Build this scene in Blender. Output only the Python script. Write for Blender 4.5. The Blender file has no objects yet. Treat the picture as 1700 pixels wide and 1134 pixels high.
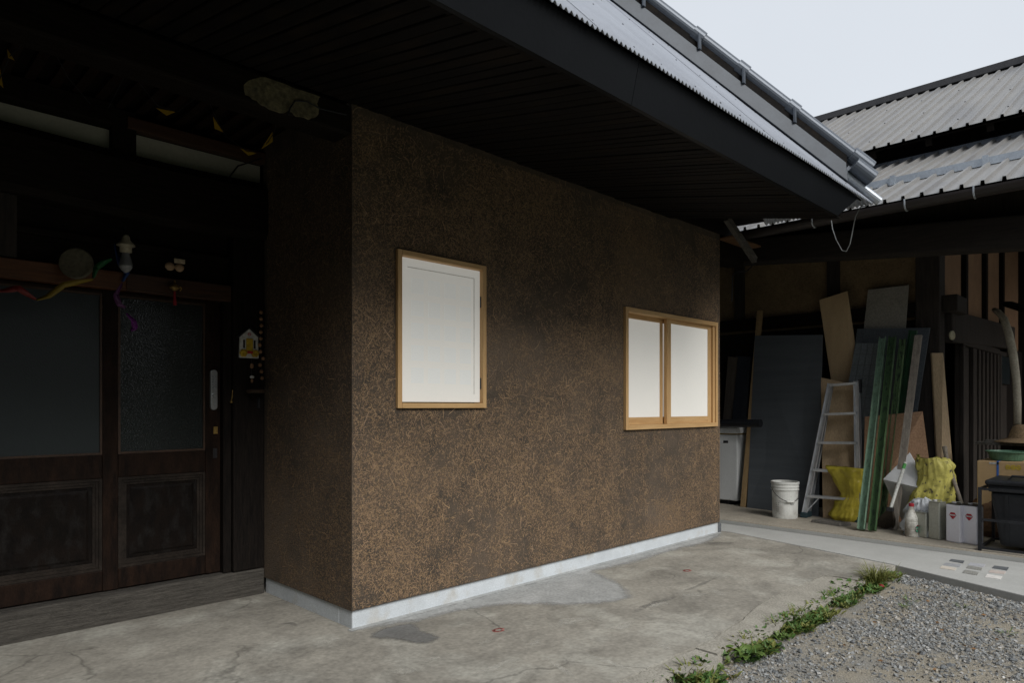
import bpy, bmesh, math, random
import numpy as np
from mathutils import Vector, Matrix, noise as mnoise
random.seed(7); rng = np.random.default_rng(7)
R = math.radians
scene = bpy.context.scene
col = scene.collection

# ------------------------------------------------------------------ camera
cam = bpy.data.cameras.new('camera'); cam_o = bpy.data.objects.new('camera', cam); col.objects.link(cam_o)
cam.sensor_width = 36; cam.lens = 1130 / 1700 * 36; cam.shift_y = (675 - 567) / 1700
cam.clip_start = 0.05; cam.clip_end = 800
cam_o.location = (-1.971, -3.184, 1.2)
cam_o.rotation_euler = (R(90), 0, R(-45))
scene.camera = cam_o

# ------------------------------------------------------------------ overcast sky and weak wide sun
world = bpy.data.worlds.new('World'); scene.world = world; world.use_nodes = True
wn = world.node_tree.nodes; wl = world.node_tree.links
wn.clear()
sky = wn.new('ShaderNodeTexSky'); sky.sky_type = 'NISHITA'; sky.sun_disc = False
SUN_EL, SUN_AZ = R(40), R(193)
sky.sun_elevation = SUN_EL; sky.sun_rotation = SUN_AZ; sky.dust_density = 6; sky.air_density = 1.5
cloud = wn.new('ShaderNodeRGB'); cloud.outputs[0].default_value = (3.75, 3.96, 4.25, 1)
tcw = wn.new('ShaderNodeTexCoord'); cn = wn.new('ShaderNodeTexNoise')
cn.inputs['Scale'].default_value = 2.2; cn.inputs['Detail'].default_value = 4
wl.new(tcw.outputs['Generated'], cn.inputs['Vector'])
cmap = wn.new('ShaderNodeMapRange'); cmap.inputs['To Min'].default_value = 0.93; cmap.inputs['To Max'].default_value = 1.05
wl.new(cn.outputs['Fac'], cmap.inputs['Value'])
cm = wn.new('ShaderNodeVectorMath'); cm.operation = 'SCALE'
wl.new(cloud.outputs[0], cm.inputs[0]); wl.new(cmap.outputs['Result'], cm.inputs['Scale'])
mixw = wn.new('ShaderNodeMix'); mixw.data_type = 'RGBA'; mixw.inputs['Factor'].default_value = 0.93
wl.new(sky.outputs[0], mixw.inputs['A']); wl.new(cm.outputs[0], mixw.inputs['B'])
bg = wn.new('ShaderNodeBackground'); bg.inputs['Strength'].default_value = 0.1
wo = wn.new('ShaderNodeOutputWorld')
wl.new(mixw.outputs['Result'], bg.inputs['Color']); wl.new(bg.outputs[0], wo.inputs[0])
sl = bpy.data.lights.new('sun', 'SUN'); sl.energy = 1.5; sl.angle = R(32); sl.color = (1, .98, .95)
so = bpy.data.objects.new('sun', sl); col.objects.link(so)
sd = Vector((math.cos(SUN_EL) * math.sin(SUN_AZ), math.cos(SUN_EL) * math.cos(SUN_AZ), math.sin(SUN_EL)))
so.rotation_euler = sd.to_track_quat('Z', 'Y').to_euler()
scene.view_settings.view_transform = 'Standard'; scene.view_settings.look = 'None'
scene.view_settings.exposure = 1.0; scene.view_settings.gamma = 1
scene.cycles.max_bounces = 8; scene.cycles.diffuse_bounces = 5; scene.cycles.use_denoising = True

# ------------------------------------------------------------------ materials
MATS = {}
def pm(name, c1, c2=None, scale=8, rough=.8, bump=.15, stretch=(1, 1, 1), metal=0, fine=60, fineamt=.25,
       bscale=None, spec=.3, attr=None, c3=None, s3=1.5, lo=.35, hi=.65, coat=0, bdist=.01, trans=0, l3=.5, h3=.68):
    if name in MATS: return MATS[name]
    m = bpy.data.materials.new(name); m.use_nodes = True; MATS[name] = m
    n = m.node_tree.nodes; l = m.node_tree.links; b = n['Principled BSDF']
    c2 = c2 or tuple(x * .75 for x in c1)
    tc = n.new('ShaderNodeTexCoord'); oi = n.new('ShaderNodeObjectInfo')
    rs = n.new('ShaderNodeMath'); rs.operation = 'MULTIPLY'; rs.inputs[1].default_value = 37
    l.new(oi.outputs['Random'], rs.inputs[0])
    ad = n.new('ShaderNodeVectorMath'); ad.operation = 'ADD'
    l.new(tc.outputs['Object'], ad.inputs[0]); l.new(rs.outputs[0], ad.inputs[1])
    mp = n.new('ShaderNodeMapping'); mp.inputs['Scale'].default_value = stretch
    l.new(ad.outputs[0], mp.inputs['Vector'])
    t1 = n.new('ShaderNodeTexNoise'); t1.inputs['Scale'].default_value = scale; t1.inputs['Detail'].default_value = 6
    t1.inputs['Roughness'].default_value = .65; l.new(mp.outputs[0], t1.inputs['Vector'])
    cr = n.new('ShaderNodeMapRange'); cr.inputs['From Min'].default_value = lo; cr.inputs['From Max'].default_value = hi
    l.new(t1.outputs['Fac'], cr.inputs['Value'])
    mx = n.new('ShaderNodeMix'); mx.data_type = 'RGBA'
    if attr:
        at = n.new('ShaderNodeAttribute'); at.attribute_name = attr
        dk = n.new('ShaderNodeVectorMath'); dk.operation = 'SCALE'; dk.inputs['Scale'].default_value = .75
        l.new(at.outputs['Color'], dk.inputs[0])
        l.new(at.outputs['Color'], mx.inputs['A']); l.new(dk.outputs[0], mx.inputs['B'])
    else:
        mx.inputs['A'].default_value = (*c1, 1); mx.inputs['B'].default_value = (*c2, 1)
    l.new(cr.outputs[0], mx.inputs['Factor'])
    out = mx.outputs['Result']
    if c3:
        t3 = n.new('ShaderNodeTexNoise'); t3.inputs['Scale'].default_value = s3; t3.inputs['Detail'].default_value = 5
        l.new(mp.outputs[0], t3.inputs['Vector'])
        r3 = n.new('ShaderNodeMapRange'); r3.inputs['From Min'].default_value = l3; r3.inputs['From Max'].default_value = h3
        l.new(t3.outputs['Fac'], r3.inputs['Value'])
        m3 = n.new('ShaderNodeMix'); m3.data_type = 'RGBA'; m3.inputs['B'].default_value = (*c3, 1)
        l.new(out, m3.inputs['A']); l.new(r3.outputs[0], m3.inputs['Factor']); out = m3.outputs['Result']
    t2 = n.new('ShaderNodeTexNoise'); t2.inputs['Scale'].default_value = fine; t2.inputs['Detail'].default_value = 3
    l.new(mp.outputs[0], t2.inputs['Vector'])
    if fineamt:
        fr = n.new('ShaderNodeMapRange'); fr.inputs['From Min'].default_value = .25; fr.inputs['From Max'].default_value = .75
        fr.inputs['To Min'].default_value = 1 - fineamt; fr.inputs['To Max'].default_value = 1 + fineamt
        l.new(t2.outputs['Fac'], fr.inputs['Value'])
        sc_ = n.new('ShaderNodeVectorMath'); sc_.operation = 'SCALE'
        l.new(out, sc_.inputs[0]); l.new(fr.outputs[0], sc_.inputs['Scale']); out = sc_.outputs[0]
    l.new(out, b.inputs['Base Color'])
    b.inputs['Roughness'].default_value = rough; b.inputs['Metallic'].default_value = metal
    b.inputs['Specular IOR Level'].default_value = spec
    b.inputs['Coat Weight'].default_value = coat
    b.inputs['Transmission Weight'].default_value = trans
    if bump:
        bp = n.new('ShaderNodeBump'); bp.inputs['Strength'].default_value = bump; bp.inputs['Distance'].default_value = bdist
        if bscale:
            t4 = n.new('ShaderNodeTexNoise'); t4.inputs['Scale'].default_value = bscale; t4.inputs['Detail'].default_value = 5
            l.new(mp.outputs[0], t4.inputs['Vector']); l.new(t4.outputs['Fac'], bp.inputs['Height'])
        else:
            l.new(t2.outputs['Fac'], bp.inputs['Height'])
        l.new(bp.outputs[0], b.inputs['Normal'])
    return m

M = dict(
    mud=pm('mud_plaster', (.105, .080, .058), (.062, .050, .039), scale=5, fine=170, fineamt=.45, bump=.6, bdist=.012, rough=.95, c3=(.14, .105, .075), s3=.9),
    straw=pm('straw', (.5, .36, .22), attr='tint', scale=40, rough=.75, bump=0, fineamt=.1),
    plinth=pm('plinth_cement', (.55, .59, .62), (.47, .505, .53), scale=5, fine=140, fineamt=.16, bump=.4, bdist=.004, rough=.9, c3=(.45, .455, .44), s3=8, l3=.56, h3=.72),
    concrete=pm('old_concrete', (.335, .318, .275), (.25, .237, .205), scale=2.4, fine=45, fineamt=.2, bump=.35, bdist=.006, rough=.88, c3=(.39, .38, .335), s3=3.1),
    concrete2=pm('broken_concrete', (.35, .333, .288), (.255, .242, .208), scale=6, fine=90, fineamt=.3, bump=.5, bdist=.006, rough=.92),
    mortar=pm('trowelled_mortar', (.42, .43, .42), (.31, .32, .315), scale=4.5, fine=25, fineamt=.1, bump=.12, rough=.6, stretch=(1, 2, 1), c3=(.50, .51, .50), s3=5),
    mortar_wet=pm('damp_mortar', (.155, .155, .15), (.105, .107, .105), scale=5, fine=40, fineamt=.15, bump=.2, rough=.5),
    walk=pm('new_concrete', (.42, .425, .41), (.37, .375, .36), scale=3, fine=80, fineamt=.07, bump=.08, rough=.8),
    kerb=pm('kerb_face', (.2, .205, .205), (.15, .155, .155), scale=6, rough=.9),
    floor=pm('shed_floor', (.37, .335, .275), (.28, .255, .21), scale=3, fine=60, fineamt=.2, bump=.2, rough=.9),
    dirt=pm('dirt', (.29, .26, .205), (.22, .20, .16), scale=7, fine=120, fineamt=.35, bump=.6, bdist=.01, rough=.95, c3=(.2, .2, .19), s3=2.5),
    stone=pm('gravel_stone', (.2, .21, .22), attr='tint', scale=60, rough=.85, bump=.3, bdist=.003, fine=200),
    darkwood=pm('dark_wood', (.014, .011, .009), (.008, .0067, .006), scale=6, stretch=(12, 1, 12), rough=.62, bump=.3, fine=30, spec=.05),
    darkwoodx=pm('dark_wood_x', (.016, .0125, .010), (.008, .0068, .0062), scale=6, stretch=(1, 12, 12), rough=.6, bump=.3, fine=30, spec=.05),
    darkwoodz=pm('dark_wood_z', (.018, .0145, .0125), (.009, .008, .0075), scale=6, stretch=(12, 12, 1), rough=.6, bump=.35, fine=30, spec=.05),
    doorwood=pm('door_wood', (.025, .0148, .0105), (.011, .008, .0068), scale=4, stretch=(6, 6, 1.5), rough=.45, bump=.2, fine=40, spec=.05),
    doorpanel=pm('door_panel_wood', (.013, .0098, .0082), (.008, .007, .0066), scale=3.5, stretch=(4, 4, 2), rough=.4, bump=.15, fine=40, c3=(.017, .0155, .0145), s3=5, spec=.05),
    lintel=pm('orange_lintel', (.115, .048, .019), (.07, .029, .013), scale=5, stretch=(1.2, 14, 14), rough=.5, bump=.2),
    greywood=pm('weathered_sill', (.13, .12, .105), (.06, .055, .048), scale=5, stretch=(1.0, 16, 16), rough=.85, bump=.8, fine=50, fineamt=.35),
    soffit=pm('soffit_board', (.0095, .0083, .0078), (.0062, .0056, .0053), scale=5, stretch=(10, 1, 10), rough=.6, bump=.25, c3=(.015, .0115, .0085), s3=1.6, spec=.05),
    fascia=pm('fascia_paint', (.008, .009, .0105), (.007, .0078, .009), scale=3, rough=.42, bump=.05, fineamt=.06, spec=.05),
    zinc=pm('corrugated_zinc', (.33, .355, .40), (.28, .30, .34), scale=2, stretch=(1, .3, 1), rough=.42, metal=.35, bump=.02, fineamt=.06),
    hipmetal=pm('hip_metal', (.095, .11, .132), (.08, .092, .11), scale=3, rough=.38, metal=.3, bump=.03, fineamt=.06),
    shedroof=pm('shed_roof_metal', (.245, .241, .233), (.205, .202, .197), scale=1.8, stretch=(.4, 1.5, 1), rough=.45, metal=.2, bump=.04, fineamt=.08, c3=(.185, .186, .19), s3=1.2),
    darkmetal=pm('dark_metal', (.035, .034, .036), (.025, .025, .027), rough=.4, metal=.2, bump=.03),
    galv=pm('galvanised', (.42, .46, .50), (.34, .37, .41), scale=9, rough=.4, metal=.6, bump=.03, fineamt=.1),
    white_plaster=pm('white_plaster', (.46, .46, .41), (.40, .40, .36), scale=3, rough=.95, bump=.1, fineamt=.06),
    ochre=pm('ochre_plaster', (.21, .15, .082), (.15, .107, .06), scale=4, rough=.95, bump=.4, fine=70, fineamt=.3),
    brownpl=pm('brown_plaster', (.24, .145, .085), (.19, .115, .07), scale=3, rough=.95, bump=.2, fineamt=.12),
    pale_wood=pm('pale_wood', (.55, .36, .17), (.45, .275, .12), scale=3, stretch=(1, 12, 12), rough=.55, bump=.1, fineamt=.12),
    pale_woodz=pm('pale_wood_z', (.55, .36, .17), (.46, .28, .125), scale=3, stretch=(12, 12, 1), rough=.55, bump=.1, fineamt=.12),
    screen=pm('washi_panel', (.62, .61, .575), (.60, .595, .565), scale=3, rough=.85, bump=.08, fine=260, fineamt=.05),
    shedwood=pm('shed_timber', (.046, .038, .033), (.024, .021, .019), scale=5, stretch=(10, 10, 1), rough=.75, bump=.4, fine=40, fineamt=.3, spec=.15),
    black=pm('black_plastic', (.018, .02, .023), (.013, .014, .017), rough=.42, bump=.05),
    blacksteel=pm('black_steel', (.03, .032, .036), (.02, .021, .024), rough=.45, metal=.2, bump=.05),
    soil=pm('dark_gap', (.03, .026, .02), (.018, .015, .012), rough=1, bump=.3),
)
def glass_mat():
    m = bpy.data.materials.new('hammered_glass'); m.use_nodes = True; MATS['hammered_glass'] = m
    n = m.node_tree.nodes; l = m.node_tree.links; b = n['Principled BSDF']
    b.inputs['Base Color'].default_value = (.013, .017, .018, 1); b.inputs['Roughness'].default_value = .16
    b.inputs['Specular IOR Level'].default_value = .5
    tc = n.new('ShaderNodeTexCoord'); v = n.new('ShaderNodeTexVoronoi'); v.feature = 'SMOOTH_F1'
    v.inputs['Scale'].default_value = 150; l.new(tc.outputs['Object'], v.inputs['Vector'])
    bp = n.new('ShaderNodeBump'); bp.inputs['Strength'].default_value = .45; bp.inputs['Distance'].default_value = .003
    l.new(v.outputs['Distance'], bp.inputs['Height']); l.new(bp.outputs[0], b.inputs['Normal'])
    return m
M['hglass'] = glass_mat()
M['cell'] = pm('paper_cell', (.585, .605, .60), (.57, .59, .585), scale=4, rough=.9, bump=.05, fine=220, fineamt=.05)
for m_ in (M['screen'], M['cell']):   # weak emission added to brighten the paper, in place of room light
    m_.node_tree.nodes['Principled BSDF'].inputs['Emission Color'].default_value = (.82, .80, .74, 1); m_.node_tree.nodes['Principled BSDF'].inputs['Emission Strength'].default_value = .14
M['fglass'] = pm('frosted_glass', (.020, .027, .030), (.016, .022, .025), scale=2, rough=.3, bump=.25, fine=130, fineamt=.1, spec=.5, bdist=.003)

def hairlines(m, scale, amount):
    n = m.node_tree.nodes; l = m.node_tree.links; b = n['Principled BSDF']; src = b.inputs['Base Color'].links[0].from_socket
    tc = n.new('ShaderNodeTexCoord'); nz = n.new('ShaderNodeTexNoise'); nz.inputs['Scale'].default_value = 2.5; nz.inputs['Detail'].default_value = 5
    l.new(tc.outputs['Object'], nz.inputs['Vector'])
    mx = n.new('ShaderNodeMix'); mx.data_type = 'RGBA'; mx.blend_type = 'LINEAR_LIGHT'; mx.inputs['Factor'].default_value = .18
    l.new(tc.outputs['Object'], mx.inputs['A']); l.new(nz.outputs['Color'], mx.inputs['B'])
    v = n.new('ShaderNodeTexVoronoi'); v.feature = 'DISTANCE_TO_EDGE'; v.inputs['Scale'].default_value = scale; l.new(mx.outputs['Result'], v.inputs['Vector'])
    mr = n.new('ShaderNodeMapRange'); mr.inputs['From Max'].default_value = .008; mr.inputs['To Min'].default_value = 1 - amount; l.new(v.outputs['Distance'], mr.inputs['Value'])
    n2 = n.new('ShaderNodeTexNoise'); n2.inputs['Scale'].default_value = 1.6; l.new(tc.outputs['Object'], n2.inputs['Vector'])
    m2 = n.new('ShaderNodeMapRange'); m2.inputs['From Min'].default_value = .48; m2.inputs['From Max'].default_value = .56; l.new(n2.outputs['Fac'], m2.inputs['Value'])
    mm = n.new('ShaderNodeMix'); mm.data_type = 'FLOAT'; mm.inputs['A'].default_value = 1; l.new(m2.outputs['Result'], mm.inputs['Factor']); l.new(mr.outputs['Result'], mm.inputs['B'])
    # small chips and grit
    v2 = n.new('ShaderNodeTexVoronoi'); v2.inputs['Scale'].default_value = 26; l.new(tc.outputs['Object'], v2.inputs['Vector'])
    r2 = n.new('ShaderNodeMapRange'); r2.inputs['From Min'].default_value = .06; r2.inputs['From Max'].default_value = .11; r2.inputs['To Min'].default_value = .75; l.new(v2.outputs['Distance'], r2.inputs['Value'])
    m0 = n.new('ShaderNodeMath'); m0.operation = 'MULTIPLY'; l.new(mm.outputs['Result'], m0.inputs[0]); l.new(r2.outputs['Result'], m0.inputs[1])
    ng = n.new('ShaderNodeTexNoise'); ng.inputs['Scale'].default_value = 1.7; ng.inputs['Detail'].default_value = 10; ng.inputs['Roughness'].default_value = .78; ng.inputs['Distortion'].default_value = .8; l.new(tc.outputs['Object'], ng.inputs['Vector'])
    rg = n.new('ShaderNodeMapRange'); rg.inputs['From Min'].default_value = .46; rg.inputs['From Max'].default_value = .66; rg.inputs['To Min'].default_value = 1; rg.inputs['To Max'].default_value = .62; l.new(ng.outputs['Fac'], rg.inputs['Value'])
    ml = n.new('ShaderNodeMath'); ml.operation = 'MULTIPLY'; l.new(m0.outputs[0], ml.inputs[0]); l.new(rg.outputs['Result'], ml.inputs[1])
    sc_ = n.new('ShaderNodeVectorMath'); sc_.operation = 'SCALE'; l.new(src, sc_.inputs[0]); l.new(ml.outputs[0], sc_.inputs['Scale']); l.new(sc_.outputs[0], b.inputs['Base Color'])
hairlines(M['concrete'], .8, .4)
# ------------------------------------------------------------------ builders
ORG = {}
def tag(o, label, cat, group=None, kind=None):
    if label: o['label'] = label
    if cat: o['category'] = cat
    if group: o['group'] = group
    if kind: o['kind'] = kind
    return o
def thing(name, loc, label, cat, group=None):
    o = bpy.data.objects.new(name, None); col.objects.link(o); o.location = loc; o.empty_display_size = .1
    ORG[o] = Vector(loc); return tag(o, label, cat, group)
def link(name, me, parent=None, off=(0, 0, 0)):
    o = bpy.data.objects.new(name, me); col.objects.link(o)
    if parent is not None:
        o.parent = parent; ORG[o] = ORG[parent]; o.location = off
    else:
        o.location = off; ORG[o] = Vector(off)
    return o
class MB:
    def __init__(s): s.v = []; s.f = []
    def add(s, vs, fs):
        k = len(s.v); s.v += [tuple(p) for p in vs]; s.f += [tuple(i + k for i in f) for f in fs]; return s
    def box(s, a, b):
        (x0, y0, z0), (x1, y1, z1) = a, b
        x0, x1 = min(x0, x1), max(x0, x1); y0, y1 = min(y0, y1), max(y0, y1); z0, z1 = min(z0, z1), max(z0, z1)
        return s.add([(x0,y0,z0),(x1,y0,z0),(x1,y1,z0),(x0,y1,z0),(x0,y0,z1),(x1,y0,z1),(x1,y1,z1),(x0,y1,z1)],
                     [(0,3,2,1),(4,5,6,7),(0,1,5,4),(1,2,6,5),(2,3,7,6),(3,0,4,7)])
    def hexa(s, p):   # 8 points: bottom 4 (ccw from above), top 4
        return s.add(p, [(0,3,2,1),(4,5,6,7),(0,1,5,4),(1,2,6,5),(2,3,7,6),(3,0,4,7)])
    def bar(s, p, q, w, h, up=(0, 0, 1)):
        p = Vector(p); q = Vector(q); d = (q - p).normalized(); u = Vector(up)
        if abs(d.dot(u)) > .95: u = Vector((0, 1, 0))
        x = d.cross(u).normalized() * w / 2; y = x.cross(d).normalized() * h / 2
        return s.hexa([p-x-y, p+x-y, q+x-y, q-x-y, p-x+y, p+x+y, q+x+y, q-x+y])
    def slab(s, p4, t):   # a board from four corners (counter-clockwise as seen from its front) and a thickness behind
        p = [Vector(a) for a in p4]; n = (p[1]-p[0]).cross(p[3]-p[0]).normalized() * t
        q = [a - n for a in p]
        return s.add(p + q, [(0,1,2,3),(7,6,5,4),(0,4,5,1),(1,5,6,2),(2,6,7,3),(3,7,4,0)])
    def prism(s, poly, z0, z1):
        n = len(poly); vs = [(x, y, z0) for x, y in poly] + [(x, y, z1) for x, y in poly]
        fs = [tuple(range(n-1, -1, -1)), tuple(range(n, 2*n))] + [(i, (i+1) % n, n+(i+1) % n, n+i) for i in range(n)]
        return s.add(vs, fs)
    def extrude(s, poly3, vec):
        n = len(poly3); vec = Vector(vec); vs = [Vector(p) for p in poly3] + [Vector(p) + vec for p in poly3]
        fs = [tuple(range(n-1, -1, -1)), tuple(range(n, 2*n))] + [(i, (i+1) % n, n+(i+1) % n, n+i) for i in range(n)]
        return s.add(vs, fs)
    def tube(s, pts, r, n=8, cap=True):
        pts = [Vector(p) for p in pts]; rs = r if isinstance(r, (list, tuple)) else [r] * len(pts)
        k = len(s.v); up = Vector((0, 0, 1)); prev = None
        for i, p in enumerate(pts):
            d = (pts[min(i+1, len(pts)-1)] - pts[max(i-1, 0)]).normalized()
            if prev is None:
                a = d.cross(up)
                if a.length < .05: a = d.cross(Vector((0, 1, 0)))
            else:
                a = prev - d * prev.dot(d)
            a.normalize(); prev = a; b = d.cross(a)
            for j in range(n):
                t = 2 * math.pi * j / n; s.v.append(tuple(p + (a * math.cos(t) + b * math.sin(t)) * rs[i]))
        for i in range(len(pts) - 1):
            for j in range(n):
                s.f.append((k+i*n+j, k+i*n+(j+1) % n, k+(i+1)*n+(j+1) % n, k+(i+1)*n+j))
        if cap:
            s.f.append(tuple(k+j for j in range(n-1, -1, -1))); e = k + (len(pts)-1)*n; s.f.append(tuple(e+j for j in range(n)))
        return s
    def lathe(s, prof, c, n=24, axis=(0, 0, 1)):
        ax = Vector(axis).normalized(); a = ax.orthogonal().normalized(); b = ax.cross(a); c = Vector(c); k = len(s.v)
        for (r, h) in prof:
            for j in range(n):
                t = 2*math.pi*j/n; s.v.append(tuple(c + ax*h + (a*math.cos(t) + b*math.sin(t))*r))
        for i in range(len(prof)-1):
            for j in range(n):
                s.f.append((k+i*n+j, k+i*n+(j+1) % n, k+(i+1)*n+(j+1) % n, k+(i+1)*n+j))
        if prof[0][0] > 1e-5: s.f.append(tuple(k+j for j in range(n-1, -1, -1)))
        if prof[-1][0] > 1e-5: s.f.append(tuple(k+(len(prof)-1)*n+j for j in range(n)))
        return s
    def blob(s, c, r, nu=20, nv=12, amp=.1, freq=3, seed=0, flat=None):
        from mathutils import noise
        k = len(s.v); c = Vector(c)
        for i in range(nv + 1):
            ph = math.pi * i / nv
            for j in range(nu):
                th = 2*math.pi*j/nu
                d = Vector((math.sin(ph)*math.cos(th), math.sin(ph)*math.sin(th), -math.cos(ph)))
                q = 1 + amp * noise.noise(d*freq + Vector((seed*7.3, seed*1.7, 0)))*2
                p = c + Vector((d.x*r[0]*q, d.y*r[1]*q, d.z*r[2]*q))
                if flat is not None and p.z < flat: p.z = flat
                s.v.append(tuple(p))
        for i in range(nv):
            for j in range(nu):
                s.f.append((k+i*nu+j, k+i*nu+(j+1) % nu, k+(i+1)*nu+(j+1) % nu, k+(i+1)*nu+j))
        return s
    def build(s, name, mat, parent=None, smooth=False, bevel=0, seg=2, solid=0, sub=0):
        o0 = ORG[parent] if parent is not None else Vector((0, 0, 0))
        if parent is None and s.v:
            a = np.array(s.v); mn = a.min(0); mx = a.max(0); o0 = Vector(((mn[0]+mx[0])/2, (mn[1]+mx[1])/2, mn[2]))
        me = bpy.data.meshes.new(name)
        me.from_pydata([(p[0]-o0.x, p[1]-o0.y, p[2]-o0.z) for p in s.v], [], s.f)
        bm = bmesh.new(); bm.from_mesh(me)
        if not solid: bmesh.ops.recalc_face_normals(bm, faces=bm.faces)
        bm.to_mesh(me); bm.free(); me.materials.append(mat)
        if smooth: 
            for p in me.polygons: p.use_smooth = True
        if parent is None:
            o = bpy.data.objects.new(name, me); col.objects.link(o); o.location = o0; ORG[o] = o0
        else: o = link(name, me, parent)
        if solid:
            md = o.modifiers.new('thick', 'SOLIDIFY'); md.thickness = solid; md.offset = 0
        if bevel:
            md = o.modifiers.new('bevel', 'BEVEL'); md.width = bevel; md.segments = seg; md.limit_method = 'ANGLE'; md.angle_limit = R(40)
        if sub:
            md = o.modifiers.new('sub', 'SUBSURF'); md.levels = sub; md.render_levels = sub
        return o
def B(a, b): return MB().box(a, b)
def smooth_poly(pts, it=2):
    for _ in range(it):
        out = []
        for i in range(len(pts)):
            a = pts[i]; b = pts[(i+1) % len(pts)]
            out += [(a[0]*.75+b[0]*.25, a[1]*.75+b[1]*.25), (a[0]*.25+b[0]*.75, a[1]*.25+b[1]*.75)]
        pts = out
    return pts
def rag(pts, amp, n=6):
    out = []
    for i in range(len(pts)-1):
        a, b = pts[i], pts[i+1]
        for k in range(n):
            t = k/n; j = amp if 0 < i+k else 0
            out.append((a[0]+(b[0]-a[0])*t + random.uniform(-j, j), a[1]+(b[1]-a[1])*t + random.uniform(-j, j)))
    out.append(pts[-1]); return out

# ================================================================== THE SETTING
ground_m = pm('dark_ground', (.06, .075, .03), (.045, .05, .025), scale=3, rough=.95, bump=.5)  # unseen outer ground, coloured dark to cut bounced light
g = MB()
g.add([(-150,-150,-.075),(150,-150,-.075),(150,150,-.075),(-150,150,-.075)], [(0,1,2,3)])
tag(g.build('ground', ground_m), None, None, kind='structure')

# patio: the big slab, with a broken strip of smaller slabs along the drip line
edge = [(0.607, -1.414, 0.0)[:2], (0.751, -1.415, 0.0)[:2], (1.004, -1.424, 0.0)[:2], (1.253, -1.427, 0.0)[:2], (1.659, -1.381, 0.0)[:2],
        (2.043, -1.315, 0.0)[:2], (2.318, -1.307, 0.0)[:2], (2.66, -1.314, 0.0)[:2], (2.999, -1.33, 0.0)[:2], (3.039, -1.394, 0.0)[:2], (3.049, -1.546, 0.0)[:2]]
ed = [(-.6, edge[0][1] + .02)] + edge
jag = rag(ed, .006, 5)
outer = (3.049, -1.546, 0.0)[:2]
wk0, wk1 = (4.09, -0.07, 0.0)[:2], (3.723, -1.558, 0.0)[:2]
patio_poly = [(-7, 1.3), (4.02, 1.3), (4.09, -.05), (wk1[0]-.012, wk1[1]+.02), (wk1[0]-.02, -1.60), (3.40, -1.55), (3.12, -1.53)] + list(reversed(jag)) + [(-.6, -1.43), (-2.5, -1.5), (-7, -1.5)]
patio = tag(MB().prism(patio_poly, -.1, 0).build('patio', M['concrete']), None, None, kind='structure')
def strip(i0, i1, drop, tilt):
    def yat(x):
        for a, b in zip(jag, jag[1:]):
            if a[0] <= x <= b[0]: return a[1] + (b[1]-a[1])*(x-a[0])/max(1e-6, b[0]-a[0])
        return jag[-1][1]
    inner = [(i0, yat(i0) - .007)] + [(x, y - .007 + .004*mnoise.noise((x*6, 0, 0))) for (x, y) in jag if i0+.01 < x < i1-.01] + [(i1, yat(i1) - .007)]
    x0, x1 = inner[0][0], inner[-1][0]
    out = rag([(x1 - .003, -1.56 + random.uniform(-.03, .03)), ((x0+x1)/2, -1.57 + random.uniform(-.03, .03)), (x0 + .003, -1.55 + random.uniform(-.03, .03))], .014, 6)
    poly = inner + out
    mb = MB().prism(poly, -.1, -drop)
    ym = -1.4
    mb.v = [(x, y, z if z < -.05 else z + (y - ym) * tilt) for x, y, z in mb.v]
    mb.build('slab', M['concrete2'], patio)
for a, b, d, t in [(-.55, .748, .003, .01), (.755, 1.07, .008, .02), (1.077, 1.38, .003, .02), (1.386, 3.12, .006, .03)]: strip(a, b, d, t)
# trowelled mortar along the plinth and its spill
mort = [(-0.011, -0.017, 0.0)[:2], (0.031, -0.045, 0.0)[:2], (0.345, -0.159, 0.0)[:2], (0.602, -0.166, 0.0)[:2], (0.909, -0.253, 0.0)[:2], (1.049, -0.445, 0.0)[:2], (1.272, -0.633, 0.0)[:2],
        (1.465, -0.737, 0.0)[:2], (1.628, -0.695, 0.0)[:2], (1.8, -0.498, 0.0)[:2], (1.923, -0.229, 0.0)[:2], (1.932, -0.114, 0.0)[:2], (2.385, -0.193, 0.0)[:2], (2.979, -0.143, 0.0)[:2],
        (3.378, -0.196, 0.0)[:2], (3.816, -0.134, 0.0)[:2], (4.02, -.03), (4.02, .03), (-.03, .03)]
def soft(name, c1, c2, top=.55, lo_=0, hi_=.6, c3=None, ns=28, rough=.9):
    m = pm(name, c1, c2, scale=9, rough=rough, bump=.2, c3=c3, s3=5); n = m.node_tree.nodes; l = m.node_tree.links
    at = n.new('ShaderNodeAttribute'); at.attribute_name = 'tint'; tn = n.new('ShaderNodeTexNoise'); tn.inputs['Scale'].default_value = ns; tn.inputs['Detail'].default_value = 6; tn.inputs['Roughness'].default_value = .75
    tcx = n.new('ShaderNodeTexCoord'); l.new(tcx.outputs['Object'], tn.inputs['Vector'])
    ad = n.new('ShaderNodeMath'); ad.operation = 'SUBTRACT'; l.new(at.outputs['Fac'], ad.inputs[0]); l.new(tn.outputs['Fac'], ad.inputs[1])
    mr = n.new('ShaderNodeMapRange'); mr.inputs['From Min'].default_value = lo_; mr.inputs['From Max'].default_value = hi_; mr.inputs['To Max'].default_value = top; l.new(ad.outputs[0], mr.inputs['Value'])
    l.new(mr.outputs['Result'], n['Principled BSDF'].inputs['Alpha']); return m
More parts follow.
